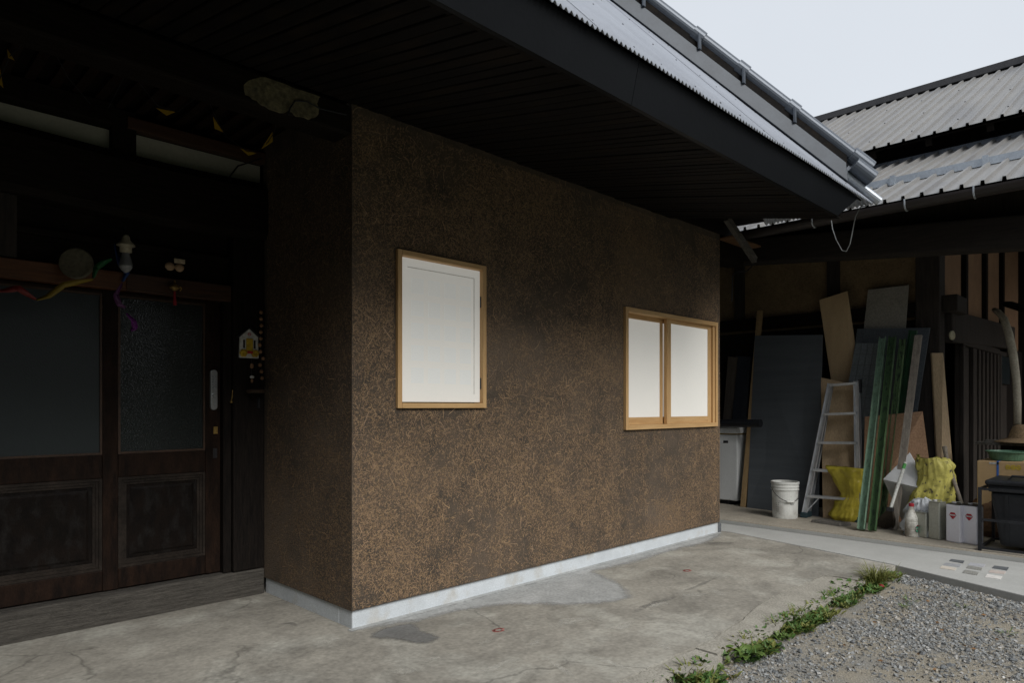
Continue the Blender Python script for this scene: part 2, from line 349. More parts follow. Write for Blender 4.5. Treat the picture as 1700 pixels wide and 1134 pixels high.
def patch(name, pts, mat, h, rim=.035, cell=.02):
    # a thin skin of mortar: a fine grid that feathers out towards the outline
    P = np.array(pts); Qn = np.roll(P, -1, 0); (bx0, by0), (bx1, by1) = P.min(0)-.02, P.max(0)+.02
    nx_, ny_ = int((bx1-bx0)/cell)+1, int((by1-by0)/cell)+1
    gx_, gy_ = np.meshgrid(np.linspace(bx0, bx1, nx_+1), np.linspace(by0, by1, ny_+1)); G = np.stack([gx_.ravel(), gy_.ravel()], 1)
    d = np.full(len(G), 9.); ins = np.zeros(len(G), bool)
    for A_, B_ in zip(P, Qn):
        e = B_-A_; w = G-A_; t = np.clip((w@e)/max(1e-12, e@e), 0, 1); d = np.minimum(d, np.linalg.norm(w-t[:, None]*e, axis=1))
        c_ = ((A_[1] > G[:, 1]) != (B_[1] > G[:, 1])); xi = A_[0]+(G[:, 1]-A_[1])*(B_[0]-A_[0])/(B_[1]-A_[1] if B_[1] != A_[1] else 1e-9); ins ^= c_ & (G[:, 0] < xi)
    tv = np.where(ins, np.clip(d/rim, 0, 1), 0); tv = np.where((G[:, 1] > -.02) & ins, 1, tv)
    mb = MB(); mb.v = [(x, y, .0008+h*t_) for (x, y), t_ in zip(G, tv)]
    for j in range(ny_):
        for i in range(nx_):
            q_ = (j*(nx_+1)+i, j*(nx_+1)+i+1, (j+1)*(nx_+1)+i+1, (j+1)*(nx_+1)+i)
            if any(tv[k] > 0 for k in q_): mb.f.append(q_)
    o = mb.build(name, mat, patio)
    at = o.data.color_attributes.new('tint', 'FLOAT_COLOR', 'POINT'); at.data.foreach_set('color', np.repeat(tv[:, None], 4, 1).astype(np.float32).ravel())
    return o
M['mortar'] = soft('mortar_skin', (.41, .42, .415), (.32, .33, .325), .92, -.45, .25, c3=(.44, .45, .445), ns=14, rough=.6)
M['mortar_wet'] = soft('damp_skin', (.19, .19, .183), (.15, .152, .148), .85, -.35, .3, ns=14, rough=.5)
patch('mortar_patch', [(x+.012*mnoise.noise((x*9, y*9, 0)), y+.012*mnoise.noise((x*9, y*9, 5)) if y < .02 else y) for x, y in smooth_poly(mort, 3)], M['mortar'], .003, .10, .02)
wet = [(-0.002, -0.119, 0.0)[:2], (0.168, -0.069, 0.0)[:2], (0.335, -0.118, 0.0)[:2], (0.275, -0.261, 0.0)[:2], (0.289, -0.437, 0.0)[:2], (0.188, -0.488, 0.0)[:2], (0.097, -0.434, 0.0)[:2], (0.069, -0.294, 0.0)[:2], (-0.019, -0.207, 0.0)[:2]]
patch('damp_patch', [(x+.008*mnoise.noise((x*20, y*20, 0)), y+.008*mnoise.noise((x*20, y*20, 5))) for x, y in smooth_poly(wet, 3)], M['mortar_wet'], .003, .06, .01)
wet2 = [(1.092, -0.121, 0.0)[:2], (1.461, -0.071, 0.0)[:2], (1.772, -0.078, 0.0)[:2], (1.864, -0.096, 0.0)[:2], (1.5, -0.198, 0.0)[:2], (1.232, -0.2, 0.0)[:2]]

redm = pm('red_chalk', (.35, .07, .07), (.30, .16, .13), scale=30, rough=.9)
for (cx, cy) in [(0.556, -0.556, 0.0)[:2], (2.446, -0.576, 0.0)[:2]]:
    mb = MB()
    for k in range(14):
        a = 2*math.pi*k/16
        mb.box((cx+.03*math.cos(a)-.009, cy+.02*math.sin(a)-.006, .0003), (cx+.03*math.cos(a)+.009, cy+.02*math.sin(a)+.006, .0018))
    mb.build('chalk_mark', redm, patio)
# streaks of laitance and dirt with a shape of their own, fading out at their rims
streak = soft('cement_smear', (.56, .55, .495), (.47, .455, .40), .55, -.05, .7)
soot = soft('soot_stain', (.13, .13, .125), (.19, .18, .165), .5, .05, .75, ns=13)
def smear(p, q, w, mat=streak, name='cement_smear', z=.0016):
    p = Vector(p).to_2d(); q = Vector(q).to_2d(); n = 16; d = q-p; nn = Vector((-d.y, d.x)).normalized(); mb = MB(); T = []
    for i in range(n+1):
        t = i/n; c = p + d*t + nn*mnoise.noise((p.x*9+t*3, p.y*9, 2))*w*.8; h = w*(.4+.6*math.sin(math.pi*t))*(.9+.6*mnoise.noise((t*6, p.x*5, p.y)))
        for k, sg in enumerate((-1, -.4, .4, 1)):
            mb.v.append((*(c+nn*h*sg), z)); e = math.sin(math.pi*t)**.5 if 0 < i < n else 0; T.append((e*(0 if k in (0, 3) else 1),)*3 + (1,))
    for i in range(n):
        for k in range(3): mb.f.append((4*i+k, 4*i+k+1, 4*i+k+5, 4*i+k+4))
    o = mb.build(name, mat, patio)
    at = o.data.color_attributes.new('tint', 'FLOAT_COLOR', 'POINT'); at.data.foreach_set('color', np.array(T, dtype=np.float32).ravel())
for p, q, w in [((0.44, -0.997, 0.0),(0.331, -1.308, 0.0),.03),((0.599, -1.088, 0.0),(0.617, -1.414, 0.0),.03),((0.305, -0.653, 0.0),(0.458, -0.632, 0.0),.03),((-0.013, -0.927, 0.0),(0.38, -0.914, 0.0),.04),
                ((2.063, -0.931, -0.0),(2.043, -1.11, 0.0),.06),((1.8, -0.867, 0.0),(2.025, -0.994, 0.0),.07),((1.423, -0.854, 0.0),(1.684, -0.939, 0.0),.06),((-0.034, -0.608, 0.0),(0.095, -0.673, 0.0),.03),
                ((0.903, -1.3, 0.0),(1.041, -1.316, 0.0),.08),((1.27, -1.338, 0.0),(1.323, -1.431, 0.0),.08),((0.925, -0.967, 0.0),(1.232, -0.985, 0.0),.05),((0.469, -0.829, 0.0),(0.63, -0.804, 0.0),.03),
                ((-0.217, -0.629, 0.0),(-0.059, -0.687, 0.0),.06),((-0.252, -0.048, 0.0),(-0.096, -0.103, 0.0),.05),((2.928, -0.847, 0.0),(3.386, -1.021, 0.0),.08),((0.772, -0.673, 0.0),(1.132, -0.808, 0.0),.08)]: smear(p, q, w)
for p, q, w in [((1.257, -0.885, 0.0),(1.888, -0.857, 0.0),.045),((1.824, -0.853, 0.0),(2.452, -0.83, 0.0),.03),((-0.232, 0.389, 0.0),(-0.158, 0.257, 0.0),.04),((3.342, -0.159, 0.0),(3.724, -0.356, 0.0),.07)]:
    smear(p, q, w, soot, 'soot_stain', .0028)

# new concrete walkway with a kerb face, and sample stones let into it
we = (3.363, -2.43, 0.0)[:2]
dxy = Vector((we[0]-wk1[0], we[1]-wk1[1])); far = (wk1[0]+dxy.x*4, wk1[1]+dxy.y*4)
walk = tag(MB().prism([(4.095, .35), (4.095, -.05), (wk1[0], wk1[1]), far, (4.47, far[1]), (4.47, .35)], -.16, .004).build('walkway', M['walk'], bevel=.006), None, None, kind='structure')
kn = Vector((-dxy.y, dxy.x)).normalized() * -.004
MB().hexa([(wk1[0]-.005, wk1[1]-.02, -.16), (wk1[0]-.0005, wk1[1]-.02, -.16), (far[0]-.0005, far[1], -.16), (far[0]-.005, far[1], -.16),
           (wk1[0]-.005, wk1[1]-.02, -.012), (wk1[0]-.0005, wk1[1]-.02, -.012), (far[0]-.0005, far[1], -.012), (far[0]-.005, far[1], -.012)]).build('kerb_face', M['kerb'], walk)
tc_ = dict(dark=(.13,.14,.15), grey=(.36,.37,.39), cream=(.62,.57,.50), pale=(.44,.45,.48), speck=(.28,.28,.26), pink=(.55,.48,.44), white=(.72,.70,.67))
TILES = [('dark', (4.215, -1.85, 0.0), (4.215, -1.938, 0.0), (4.114, -1.95, 0.0), (4.133, -1.855, 0.0)),
 ('grey', (4.043, -1.851, 0.0), (4.059, -1.95, 0.0), (3.959, -1.959, 0.0), (3.94, -1.858, 0.0)), ('cream', (3.911, -1.857, 0.0), (3.9, -1.952, 0.0), (3.805, -1.961, 0.0), (3.812, -1.864, 0.0)),
 ('pale', (4.177, -1.984, 0.0), (4.187, -2.078, 0.0), (4.086, -2.085, 0.0), (4.071, -1.99, 0.0)), ('speck', (4.052, -1.997, 0.0), (4.035, -2.087, 0.0), (3.941, -2.097, 0.0), (3.95, -2.002, 0.0)),
 ('speck', (3.879, -2.009, 0.0), (3.865, -2.097, 0.0), (3.752, -2.107, 0.0), (3.761, -2.018, 0.0)), ('dark', (4.189, -2.135, 0.0), (4.196, -2.222, 0.0), (4.074, -2.23, 0.0), (4.085, -2.137, 0.0)),
 ('pink', (4.012, -2.143, 0.0), (4.024, -2.231, 0.0), (3.929, -2.235, 0.0), (3.914, -2.146, 0.0)), ('white', (3.844, -2.151, 0.0), (3.837, -2.24, 0.0), (3.728, -2.247, 0.0), (3.731, -2.157, 0.0))]
for kname, *pp in TILES:
    c = tc_[kname]
    mm = pm('tile_'+kname, c, tuple(x*.8 for x in c), scale=20, fine=220, fineamt=.5 if kname == 'speck' else .12, rough=.6, bump=.05)
    MB().prism([p[:2] for p in pp], -.01, .0075).build('tile', mm, walk)

# shed floor, one low step above the walkway
shed_floor = tag(MB().prism([(4.48, 3.2), (4.48, -6), (10.6, -6), (10.6, 3.2)], -.1, .05).build('shed_floor', M['floor'], bevel=.012), None, None, kind='structure')
MB().box((4.472, 3.2, -.1), (4.4795, -6, .036)).build('step_face', M['walk'], shed_floor)

# ================================================================== THE FARMHOUSE
house = thing('farmhouse', (0, 0, 0), 'old farmhouse with straw-flecked brown mud wall under a deep dark eave', 'house')
L, WT = 4.01, 2.84
# mud wall: a thick skin with openings for the two windows
W1 = (.284, .964, 1.19, 2.09); W2 = (2.46, 3.931, 1.013, 1.99)
def wall_with_holes():
    xs = sorted({0, L, W1[0]+.02, W1[1]-.02, W2[0]+.02, W2[1]-.02}); zs = sorted({.10, WT, W1[2]+.02, W1[3]-.02, W2[2]+.02, W2[3]-.02})
    mb = MB()
    for i in range(len(xs)-1):
        for j in range(len(zs)-1):
            xm, zm = (xs[i]+xs[i+1])/2, (zs[j]+zs[j+1])/2
            if any(w[0] < xm < w[1] and w[2] < zm < w[3] for w in (W1, W2)): continue
            mb.box((xs[i], 0, zs[j]), (xs[i+1], .16, zs[j+1]))
    return mb
wall = wall_with_holes().box((0, .16, .10), (.16, 1.06, 2.90)).box((L-.16, .16, .10), (L, 3, WT)).build('wall', M['mud'], house)
bm = bmesh.new(); bm.from_mesh(wall.data); bmesh.ops.remove_doubles(bm, verts=bm.verts, dist=1e-5)
seen = {}
dead = []
for f in bm.faces:
    key = tuple(sorted(v.index for v in f.verts))
    if key in seen: dead += [f, seen[key]]
    else: seen[key] = f
bmesh.ops.delete(bm, geom=list(set(dead)), context='FACES_ONLY'); bm.to_mesh(wall.data); bm.free()
# plinth
MB().box((.012, .015, -.05), (L-.005, .15, .0995)).box((.012, .15, -.05), (.15, 1.05, .0995)).box((L-.15, .15, -.05), (L-.005, 3, .0995)).build('plinth', M['plinth'], house, bevel=.006)
B((4.0, .0, -.03), (4.055, .05, .09)).build('pipe_stub', pm('grey_pvc', (.12, .13, .14), rough=.5), house, bevel=.02, seg=3)

# chopped straw in the plaster: slivers lying on the skin
def straw_part(name, N, face, lmin, lmax, w, curve=0, bright=1.0, wob=.75):
    V = []; F = []; T = []
    cnt = 0
    U0, U1 = (0.0, L) if face == 'front' else (0.0, 1.0)
    us = rng.uniform(U0, U1, N*3); zs = rng.uniform(.102, 2.78, N*3); keep = rng.random(N*3)
    for i in range(N*3):
        if cnt >= N: break
        u, z = us[i], zs[i]
        if face == 'front' and ((W1[0]-.012 < u < W1[1]+.012 and W1[2]-.012 < z < W1[3]+.012) or (W2[0]-.012 < u < W2[1]+.012 and W2[2]-.012 < z < W2[3]+.012)): continue
        d = mnoise.noise((u*1.1, z*1.1, 3.1)) * .8 + mnoise.noise((u*5, z*5, 9.1)) * .5 + mnoise.noise((u*17, z*17, 1.1)) * .35
        if keep[i] > .52 + d * wob*1.5: continue
        a = rng.uniform(0, math.pi); ln = rng.uniform(lmin, lmax); ww = w * rng.uniform(.6, 1.4)
        seg = 1 if not curve else 5
        bend = rng.uniform(-curve, curve); k = len(V); x, y = u, z; ang = a
        off = .0012 + rng.uniform(0, .0022)
        for s_ in range(seg+1):
            nx, ny = -math.sin(ang), math.cos(ang)
            h = ww * (1 if 0 < s_ < seg or seg == 1 else .4) / 2
            for sg in (-1, 1):
                uu, zz = min(U1-.001, max(.001, x + nx*h*sg)), max(.101, y + ny*h*sg)
                V.append((uu, -off, zz) if face == 'front' else (-off, uu, zz))
            x += math.cos(ang)*ln/seg; y += math.sin(ang)*ln/seg; ang += bend/seg
        for s_ in range(seg):
            F.append((k+2*s_, k+2*s_+1, k+2*s_+3, k+2*s_+2))
        b = rng.uniform(.6, 1.3) * bright; hue = rng.uniform(-.04, .04)
        T += [(max(0, (.30+hue)*b), max(0, (.201+hue*.6)*b), .119*b, 1)] * (2*(seg+1))
        cnt += 1
    me = bpy.data.meshes.new(name); me.from_pydata(V, [], F)
    at = me.color_attributes.new('tint', 'FLOAT_COLOR', 'POINT'); at.data.foreach_set('color', np.array(T, dtype=np.float32).ravel())
    me.materials.append(M['straw'])
    o = link(name, me, wall); o['kind'] = 'stuff'; return o
straw_part('straw_flecks', 110000, 'front', .006, .017, .0022)
straw_part('straw_flecks', 23000, 'side', .006, .017, .0022)
straw_part('straw_strands', 1300, 'front', .025, .10, .0022, curve=1.8, bright=1.5, wob=.1)
straw_part('straw_strands', 220, 'side', .025, .10, .0022, curve=1.8, bright=1.5, wob=.1)

# --- hinged window with a paper-faced shutter
def framed(name, w, face, back, fw, parent, mat_h, mat_v):
    x0, x1, z0, z1 = w
    f = MB().box((x0, face, z0), (x0+fw, back, z1)).box((x1-fw, face, z0), (x1, back, z1)).build(name, mat_v, parent, bevel=.002)
    MB().box((x0+fw+.0005, face-.001, z1-fw), (x1-fw-.0005, back, z1)).build('head', mat_h, f, bevel=.002)
    MB().box((x0+fw+.0005, face-.001, z0), (x1-fw-.0005, back, z0+fw)).build('sill', mat_h, f, bevel=.002)
    return f
win1 = framed('window', W1, -.022, .12, .030, house, M['pale_wood'], M['pale_woodz'])
win1['label'] = 'tall hinged window closed by one white panel'
x0, x1, z0, z1 = W1[0]+.034, W1[1]-.034, W1[2]+.036, W1[3]-.034
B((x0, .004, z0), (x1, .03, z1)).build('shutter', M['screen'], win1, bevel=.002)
cover = pm('faded_paper', (.78, .75, .66), (.73, .72, .66), scale=6, rough=.9, bump=.05, fine=200, fineamt=.04)
nx, nz = 4, 5; mx0, mx1, mz0, mz1 = x0+.06, x1-.06, z0+.09, z1-.09
for i in range(nx):
    for j in range(nz):
        u0, u1 = mx0+(mx1-mx0)*i/nx+.017, mx0+(mx1-mx0)*(i+1)/nx-.017; v0, v1 = mz0+(mz1-mz0)*j/nz+.02, mz0+(mz1-mz0)*(j+1)/nz-.02
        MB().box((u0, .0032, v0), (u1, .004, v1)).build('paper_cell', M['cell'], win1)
gr = pm('panel_groove', (.60, .58, .53), rough=.9)
MB().box((x1-.052, .0012, z0+.05), (x1-.0495, .004, z1-.052)).box((x0+.05, .0012, z1-.0545), (x1-.05, .004, z1-.052)).build('groove', gr, win1)
for zc in (1.345, 1.86):
    MB().tube([(x1+.006, .001, zc-.035), (x1+.006, .001, zc+.035)], .006, 8).build('hinge', M['black'], win1)
B((W1[0]+.03, .06, W1[2]+.03), (W1[1]-.03, .1, W1[3]-.03)).build('backing', M['darkwood'], win1)

# --- sliding window with two papered sashes
win2 = framed('window', W2, -.026, .12, .036, house, M['pale_wood'], M['pale_woodz'])
win2['label'] = 'wide sliding window with two white sashes'
a0, a1, b0, b1 = W2[0]+.037, W2[1]-.037, W2[2]+.037, W2[3]-.037
def sash(xa, xb, y, stiles, bot):
    s_ = MB()
    for (p, q) in stiles: s_.box((p, y, b0), (q, y+.03, b1))
    sh = s_.build('sash', M['pale_woodz'], win2, bevel=.0015)
    sx = [p for st in stiles for p in st]
    lo_ = xa if not stiles or stiles[0][0] > xa + .01 else stiles[0][1]
    hi_ = xb if stiles[-1][1] < xb - .01 else stiles[-1][0]
    MB().box((lo_+.0005, y+.002, b0), (hi_-.0005, y+.028, b0+bot)).build('bottom_rail', M['pale_wood'], sh)
    MB().box((lo_+.0005, y+.002, b1-.035), (hi_-.0005, y+.028, b1)).build('top_rail', M['pale_wood'], sh)
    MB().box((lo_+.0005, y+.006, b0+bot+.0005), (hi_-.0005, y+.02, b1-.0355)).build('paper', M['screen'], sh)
sash(a0, 3.14, .048, [(a0-.05, a0+.004), (3.06, 3.10)], .06)
sash(3.10, a1, .006, [(3.10, 3.165), (3.80, 3.858)], .06)
MB().box((3.859, -.012, b0), (a1, .05, b1)).build('jamb_strip', M['pale_woodz'], win2)
B((W2[0]+.03, .09, W2[2]+.03), (W2[1]-.03, .115, W2[3]-.03)).build('backing', M['darkwood'], win2)

# --- deep eave: soffit boards rising inwards, fascia, corrugated sheets, hip cap
YF, ZF = -1.436, 2.53
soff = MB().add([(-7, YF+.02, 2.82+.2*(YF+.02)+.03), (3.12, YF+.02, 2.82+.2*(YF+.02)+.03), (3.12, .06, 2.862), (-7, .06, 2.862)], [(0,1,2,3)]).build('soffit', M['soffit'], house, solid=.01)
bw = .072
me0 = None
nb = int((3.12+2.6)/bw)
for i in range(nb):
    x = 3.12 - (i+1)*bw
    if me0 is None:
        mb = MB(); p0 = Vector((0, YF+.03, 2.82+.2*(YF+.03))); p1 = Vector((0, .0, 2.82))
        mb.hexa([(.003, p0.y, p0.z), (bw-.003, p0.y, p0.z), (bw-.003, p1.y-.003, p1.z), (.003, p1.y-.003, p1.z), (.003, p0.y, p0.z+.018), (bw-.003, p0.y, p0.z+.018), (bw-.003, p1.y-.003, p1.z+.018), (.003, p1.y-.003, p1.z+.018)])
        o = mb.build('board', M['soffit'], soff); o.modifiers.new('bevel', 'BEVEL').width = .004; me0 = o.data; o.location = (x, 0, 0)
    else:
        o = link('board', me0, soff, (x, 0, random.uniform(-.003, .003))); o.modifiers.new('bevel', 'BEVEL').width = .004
fx = [-7, -1.6, .52, 2.985]
for i in range(3):
    xa, xb = fx[i]+.0015, fx[i+1]-.0015
    xt = xb + (.30 if i == 2 else 0)
    MB().hexa([(xa, YF, ZF), (xb, YF, ZF), (xb, YF+.022, ZF), (xa, YF+.022, ZF), (xa, -1.478, 2.712), (xt, -1.478, 2.712), (xt, -1.45, 2.735), (xa, -1.45, 2.735)]).build('fascia_board', M['fascia'], house)
MB().hexa([(-7, YF+.023, ZF+.008), (2.97, YF+.023, ZF+.008), (2.97, YF+.06, ZF+.015), (-7, YF+.06, ZF+.015), (-7, YF+.023, ZF+.03), (2.97, YF+.023, ZF+.03), (2.97, YF+.06, ZF+.035), (-7, YF+.06, ZF+.035)]).build('soffit_trim', M['soffit'], house)
# side fascia going back from the corner
MB().hexa([(2.985, YF+.04, ZF+.012), (3.0, YF+.04, ZF+.012), (3.14, -.002, 2.822), (3.122, -.002, 2.822), (3.26, -1.44, 2.735), (3.28, -1.44, 2.735), (3.3, -.002, 2.99), (3.28, -.002, 2.99)]).build('side_fascia', M['fascia'], house)

XC, YC, ZC, S = 3.506, -1.506, 2.708, 1.09
roof = MB().add([(-7, YC+.06, ZC+.02), (XC-.08, YC+.06, ZC+.02), (-2.5, YC+.06+5.94, ZC+.02+5.94*S), (-7, YC+.06+5.94, ZC+.02+5.94*S)], [(0,1,2,3)])
roof.add([(XC-.08, YC+.06, ZC+.02), (2.98, -.9, ZC+.02+.446*S), (2.98, 8, ZC+.02+.446*S), (-2.5, 8, ZC+.02+5.94*S), (-2.5, YC+.06+5.94, ZC+.02+5.94*S)], [(0,1,2,3,4)])
roof = roof.build('roof', M['darkwood'], house, solid=.012)
pitch = .032; SW = 26*pitch
def corr(length, nwave, amp=.0085, seg=6):
    # sheet in local frame: x across, y up-slope in plan
    rows = [0, .25, .9, 2.0, length]
    V = []; F = []; n = nwave*seg
    for yy in rows:
        for i in range(n+1):
            V.append((i*pitch/seg, yy, yy*S + amp*math.cos(2*math.pi*i/seg)))
    for r in range(len(rows)-1):
        for i in range(n):
            F.append((r*(n+1)+i, r*(n+1)+i+1, (r+1)*(n+1)+i+1, (r+1)*(n+1)+i))
    return V, F
def sheet_obj(V, F, mat4, cutp, cutn, name='corrugated_sheet'):
    bm = bmesh.new(); vs = [bm.verts.new(mat4 @ Vector(v)) for v in V]
    for f in F: bm.faces.new([vs[i] for i in f])
    if cutp is not None:
        bmesh.ops.bisect_plane(bm, geom=bm.verts[:]+bm.edges[:]+bm.faces[:], plane_co=cutp, plane_no=cutn, clear_outer=True)
    if not bm.faces: bm.free(); return None
    me = bpy.data.meshes.new(name); bm.to_mesh(me); bm.free(); me.materials.append(M['zinc'])
    for p in me.polygons: p.use_smooth = True
    o = link(name, me, roof); md = o.modifiers.new('thick', 'SOLIDIFY'); md.thickness = .0016; return o
V, F = corr(4.2, 26)
full = None
for k in range(12):
    xa = XC - (k+1)*SW + .012
    if XC - (xa+SW) > 4.3 and full is not None:
        o = link('corrugated_sheet', full.data, roof, (xa - fullx, 0, .0)); md = o.modifiers.new('thick', 'SOLIDIFY'); md.thickness = .0016; continue
    o = sheet_obj(V, F, Matrix.Translation((xa, YC, ZC + (.003 if k % 2 else 0))), Vector((XC, YC, 0)), Vector((1, 1, 0)))
    if XC - (xa+SW) > 4.2: full = o; fullx = xa
# hip side
for k in range(6):
    up_ = 0 if k == 0 else .5
    m4 = Matrix.Translation((XC-up_, YC + k*SW*.98 - (.14 if k else 0), ZC+up_*S+(.004 if k else 0))) @ Matrix.Rotation(R(90), 4, 'Z')
    sheet_obj(V, F, m4, Vector((XC, YC, 0)), Vector((-1, -1, 0)))
# screws
sc_ = MB()
for r_, yy in enumerate([.06, .55, 1.0, 1.6, 2.3]):
    for k in range(40):
        x = XC - .15 - k*.26 - (r_ % 2)*.13 + random.uniform(-.03, .03)
        if x + YC + yy > XC + YC - .1: continue
        sc_.box((x-.004, YC+yy-.004, ZC+yy*S+.002), (x+.004, YC+yy+.004, ZC+yy*S+.010))
o = sc_.build('screw_heads', M['darkmetal'], roof); o['kind'] = 'stuff'
# hip flashing and round cap, rising from the corner
def hp(k, up=0, side=0):   # point along the hip, raised, shifted towards the front face
    return Vector((XC - k - side*.7071, YC + k - side*.7071, ZC + k*S + up))
fl = MB()
n_ = Vector((-.7071, -.7071, 0)); H0, H1 = .16, 4.6
fl.hexa([hp(H0, -.035, .08), hp(H0, -.035, -.08), hp(H1, -.035, -.08), hp(H1, -.035, .08), hp(H0, .115, .052), hp(H0, .115, -.052), hp(H1, .115, -.052), hp(H1, .115, .052)])
fl.build('hip_flashing', pm('flashing_grey', (.052, .061, .073), (.043, .05, .06), rough=.5, metal=.2, bump=.03, fineamt=.06), roof, bevel=.004)
MB().tube([hp(.12, .235), hp(H1, .235)], .048, 20).build('hip_cap', M['hipmetal'], roof, smooth=False)
MB().hexa([hp(.15, .116, .03), hp(.15, .116, -.03), hp(H1, .116, -.03), hp(H1, .116, .03), hp(.15, .21, .03), hp(.15, .21, -.03), hp(H1, .21, -.03), hp(H1, .21, .03)]).build('hip_web', M['soffit'], roof)
for kk in (.43, .695, .925, 1.215, 1.5, 1.8):
    MB().tube([hp(kk-.026, .235), hp(kk+.026, .235)], .058, 20).build('cap_clamp', M['hipmetal'], roof)
    MB().bar(hp(kk, .225, .056), hp(kk, .11, .062), .03, .012).build('clamp_foot', M['hipmetal'], roof)
# end ornament: three stacked rounds
for q, (u_, s_, r_) in enumerate([(.235, 0, .064), (.15, .04, .058), (.15, -.04, .058)]):
    MB().tube([hp(.02, u_, s_), hp(.12, u_, s_)], r_, 20).build('cap_end', M['hipmetal'], roof, bevel=.004)
MB().tube([hp(-.03, .05), hp(.16, .05)], .032, 14).build('corner_pipe', M['galv'], roof)

# made-up wing left of the frame, added to shade the entrance side
MB().box((-4.6, 1.3, -.05), (-4.4, -7.5, 3.0)).build('shade_wing_wall', M['darkwoodz'], house)
MB().hexa([(-3.3, 2, 2.55), (-3.3, -8, 2.55), (-9, -8, 6.6), (-9, 2, 6.6), (-3.3, 2, 2.62), (-3.3, -8, 2.62), (-9, -8, 6.7), (-9, 2, 6.7)]).build('shade_wing_roof', M['darkwoodx'], house)
MB().box((-14, -19, -.07), (9, -25, 4.2)).build('wall', pm('shade_house_wall', (.2, .18, .15)), thing('shade_house', (-3, -22, -.07), 'unseen building added across the yard to block low sky light', 'house'))  # out of view, added to keep low sky light off the wall
nh = bpy.data.objects['shade_house']
MB().extrude([(-15, -18, 4.0), (-15, -26, 4.0), (-15, -22, 8.5)], (25, 0, 0)).build('roof', M['darkwoodx'], nh)
# --- entrance recess: beam over the porch line, porch ceiling, door wall
DW = 1.10        # front face of the door leaf
beam = MB().box((-7, 0, 2.655), (-.0, .17, 2.815)).build('porch_beam', M['darkwoodx'], house, bevel=.015)
bare = pm('bare_beam_patch', (.17, .15, .085), (.07, .064, .045), scale=18, rough=.9, bump=.15, fine=60, fineamt=.4)
pp = rag([(-0.482, 0.0, 2.805)[::2], (-0.548, 0.0, 2.771)[::2], (-0.589, 0.0, 2.729)[::2], (-0.583, 0.0, 2.685)[::2], (-0.527, 0.0, 2.668)[::2], (-0.458, 0.0, 2.649)[::2], (-0.39, 0.0, 2.655)[::2], (-0.351, 0.0, 2.676)[::2], (-0.319, 0.0, 2.659)[::2], (-0.253, 0.0, 2.666)[::2], (-0.206, 0.0, 2.693)[::2], (-0.192, 0.0, 2.737)[::2], (-0.206, 0.0, 2.758)[::2], (-0.189, 0.0, 2.8)[::2], (-0.326, 0.0, 2.799)[::2], (-0.479, 0.0, 2.803)[::2]], .004, 3)[:-1]
MB().extrude([(x, -.0025, min(z, 2.80)) for x, z in pp], (0, .006, 0)).build('bare_patch', bare, beam)
MB().tube([(-0.37, -0.012, 2.649), (-0.358, -0.014, 2.687), (-0.332, -0.012, 2.729), (-0.266, -0.012, 2.747), (-0.191, -0.01, 2.734), (-0.039, -0.01, 2.749)], .0035, 6).build('beam_wire', M['black'], beam)
# porch ceiling: dark boards running in depth
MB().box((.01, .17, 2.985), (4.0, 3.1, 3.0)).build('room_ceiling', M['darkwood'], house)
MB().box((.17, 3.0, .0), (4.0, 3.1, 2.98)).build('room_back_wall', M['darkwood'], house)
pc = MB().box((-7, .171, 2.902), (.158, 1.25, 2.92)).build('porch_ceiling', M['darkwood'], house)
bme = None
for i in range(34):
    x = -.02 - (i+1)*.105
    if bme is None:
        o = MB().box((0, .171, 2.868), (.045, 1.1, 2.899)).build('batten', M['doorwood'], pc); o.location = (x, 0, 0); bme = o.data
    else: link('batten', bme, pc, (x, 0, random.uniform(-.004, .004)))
# plaster strips, posts and beams above the door
MB().box((-7, 1.10, 2.60), (-.868, 1.16, 2.748)).build('plaster_strip', M['white_plaster'], house)
MB().box((-.753, 1.10, 2.60), (-.002, 1.16, 2.76)).build('plaster_strip', M['white_plaster'], house)
MB().box((-.872, 1.04, 2.56), (-.75, 1.16, 2.86)).build('short_post', M['darkwoodz'], house, bevel=.005)
MB().box((-.80, 1.02, 2.76), (-.001, 1.09, 2.825)).build('red_batten', pm('reddish_batten', (.075, .036, .02), (.05, .026, .016), scale=5, stretch=(1, 10, 10), rough=.6), house, bevel=.004)
MB().box((-7, 1.0, 2.752), (-.873, 1.10, 2.866)).build('upper_plate', M['darkwoodx'], house, bevel=.006)
def wavybeam(x0, x1, y0, y1, zb, zt, amp, n=24, seed=0.):
    mb = MB(); vs = []; fs = []
    for i in range(n+1):
        x = x0 + (x1-x0)*i/n; d = amp*mnoise.noise((x*.9+seed, 0, 0)); e = amp*mnoise.noise((x*.8+seed+9, 2, 0))
        prof = [(y0+.03, zb+d), (y0, zb+d+.04), (y0, zt+e-.05), (y0+.035, zt+e), (y1, zt+e), (y1, zb+d)]
        vs += [(x, a, b) for a, b in prof]
    m = 6
    for i in range(n):
        for j in range(m): fs.append((i*m+j, i*m+(j+1) % m, (i+1)*m+(j+1) % m, (i+1)*m+j))
    fs += [tuple(range(m)), tuple(range(n*m+m-1, n*m-1, -1))]
    return mb.add(vs, fs)
wavybeam(-7, -.002, .98, 1.2, 2.27, 2.625, .05).build('great_beam', M['darkwoodx'], house)
MB().box((-7, 1.12, 1.95), (-.002, 1.17, 2.30)).build('head_boards', M['darkwoodx'], house)
MB().box((-7, 1.075, 2.10), (-.21, 1.119, 2.135)).build('picture_rail', M['darkwoodx'], house, bevel=.006)
MB().box((-1.42, 1.06, 1.96), (-1.30, 1.119, 2.31)).build('short_post', M['shedwood'], house, bevel=.004)
MB().box((-7, 1.045, 1.852), (-.80, 1.16, 1.952)).build('lintel', M['lintel'], house, bevel=.004)
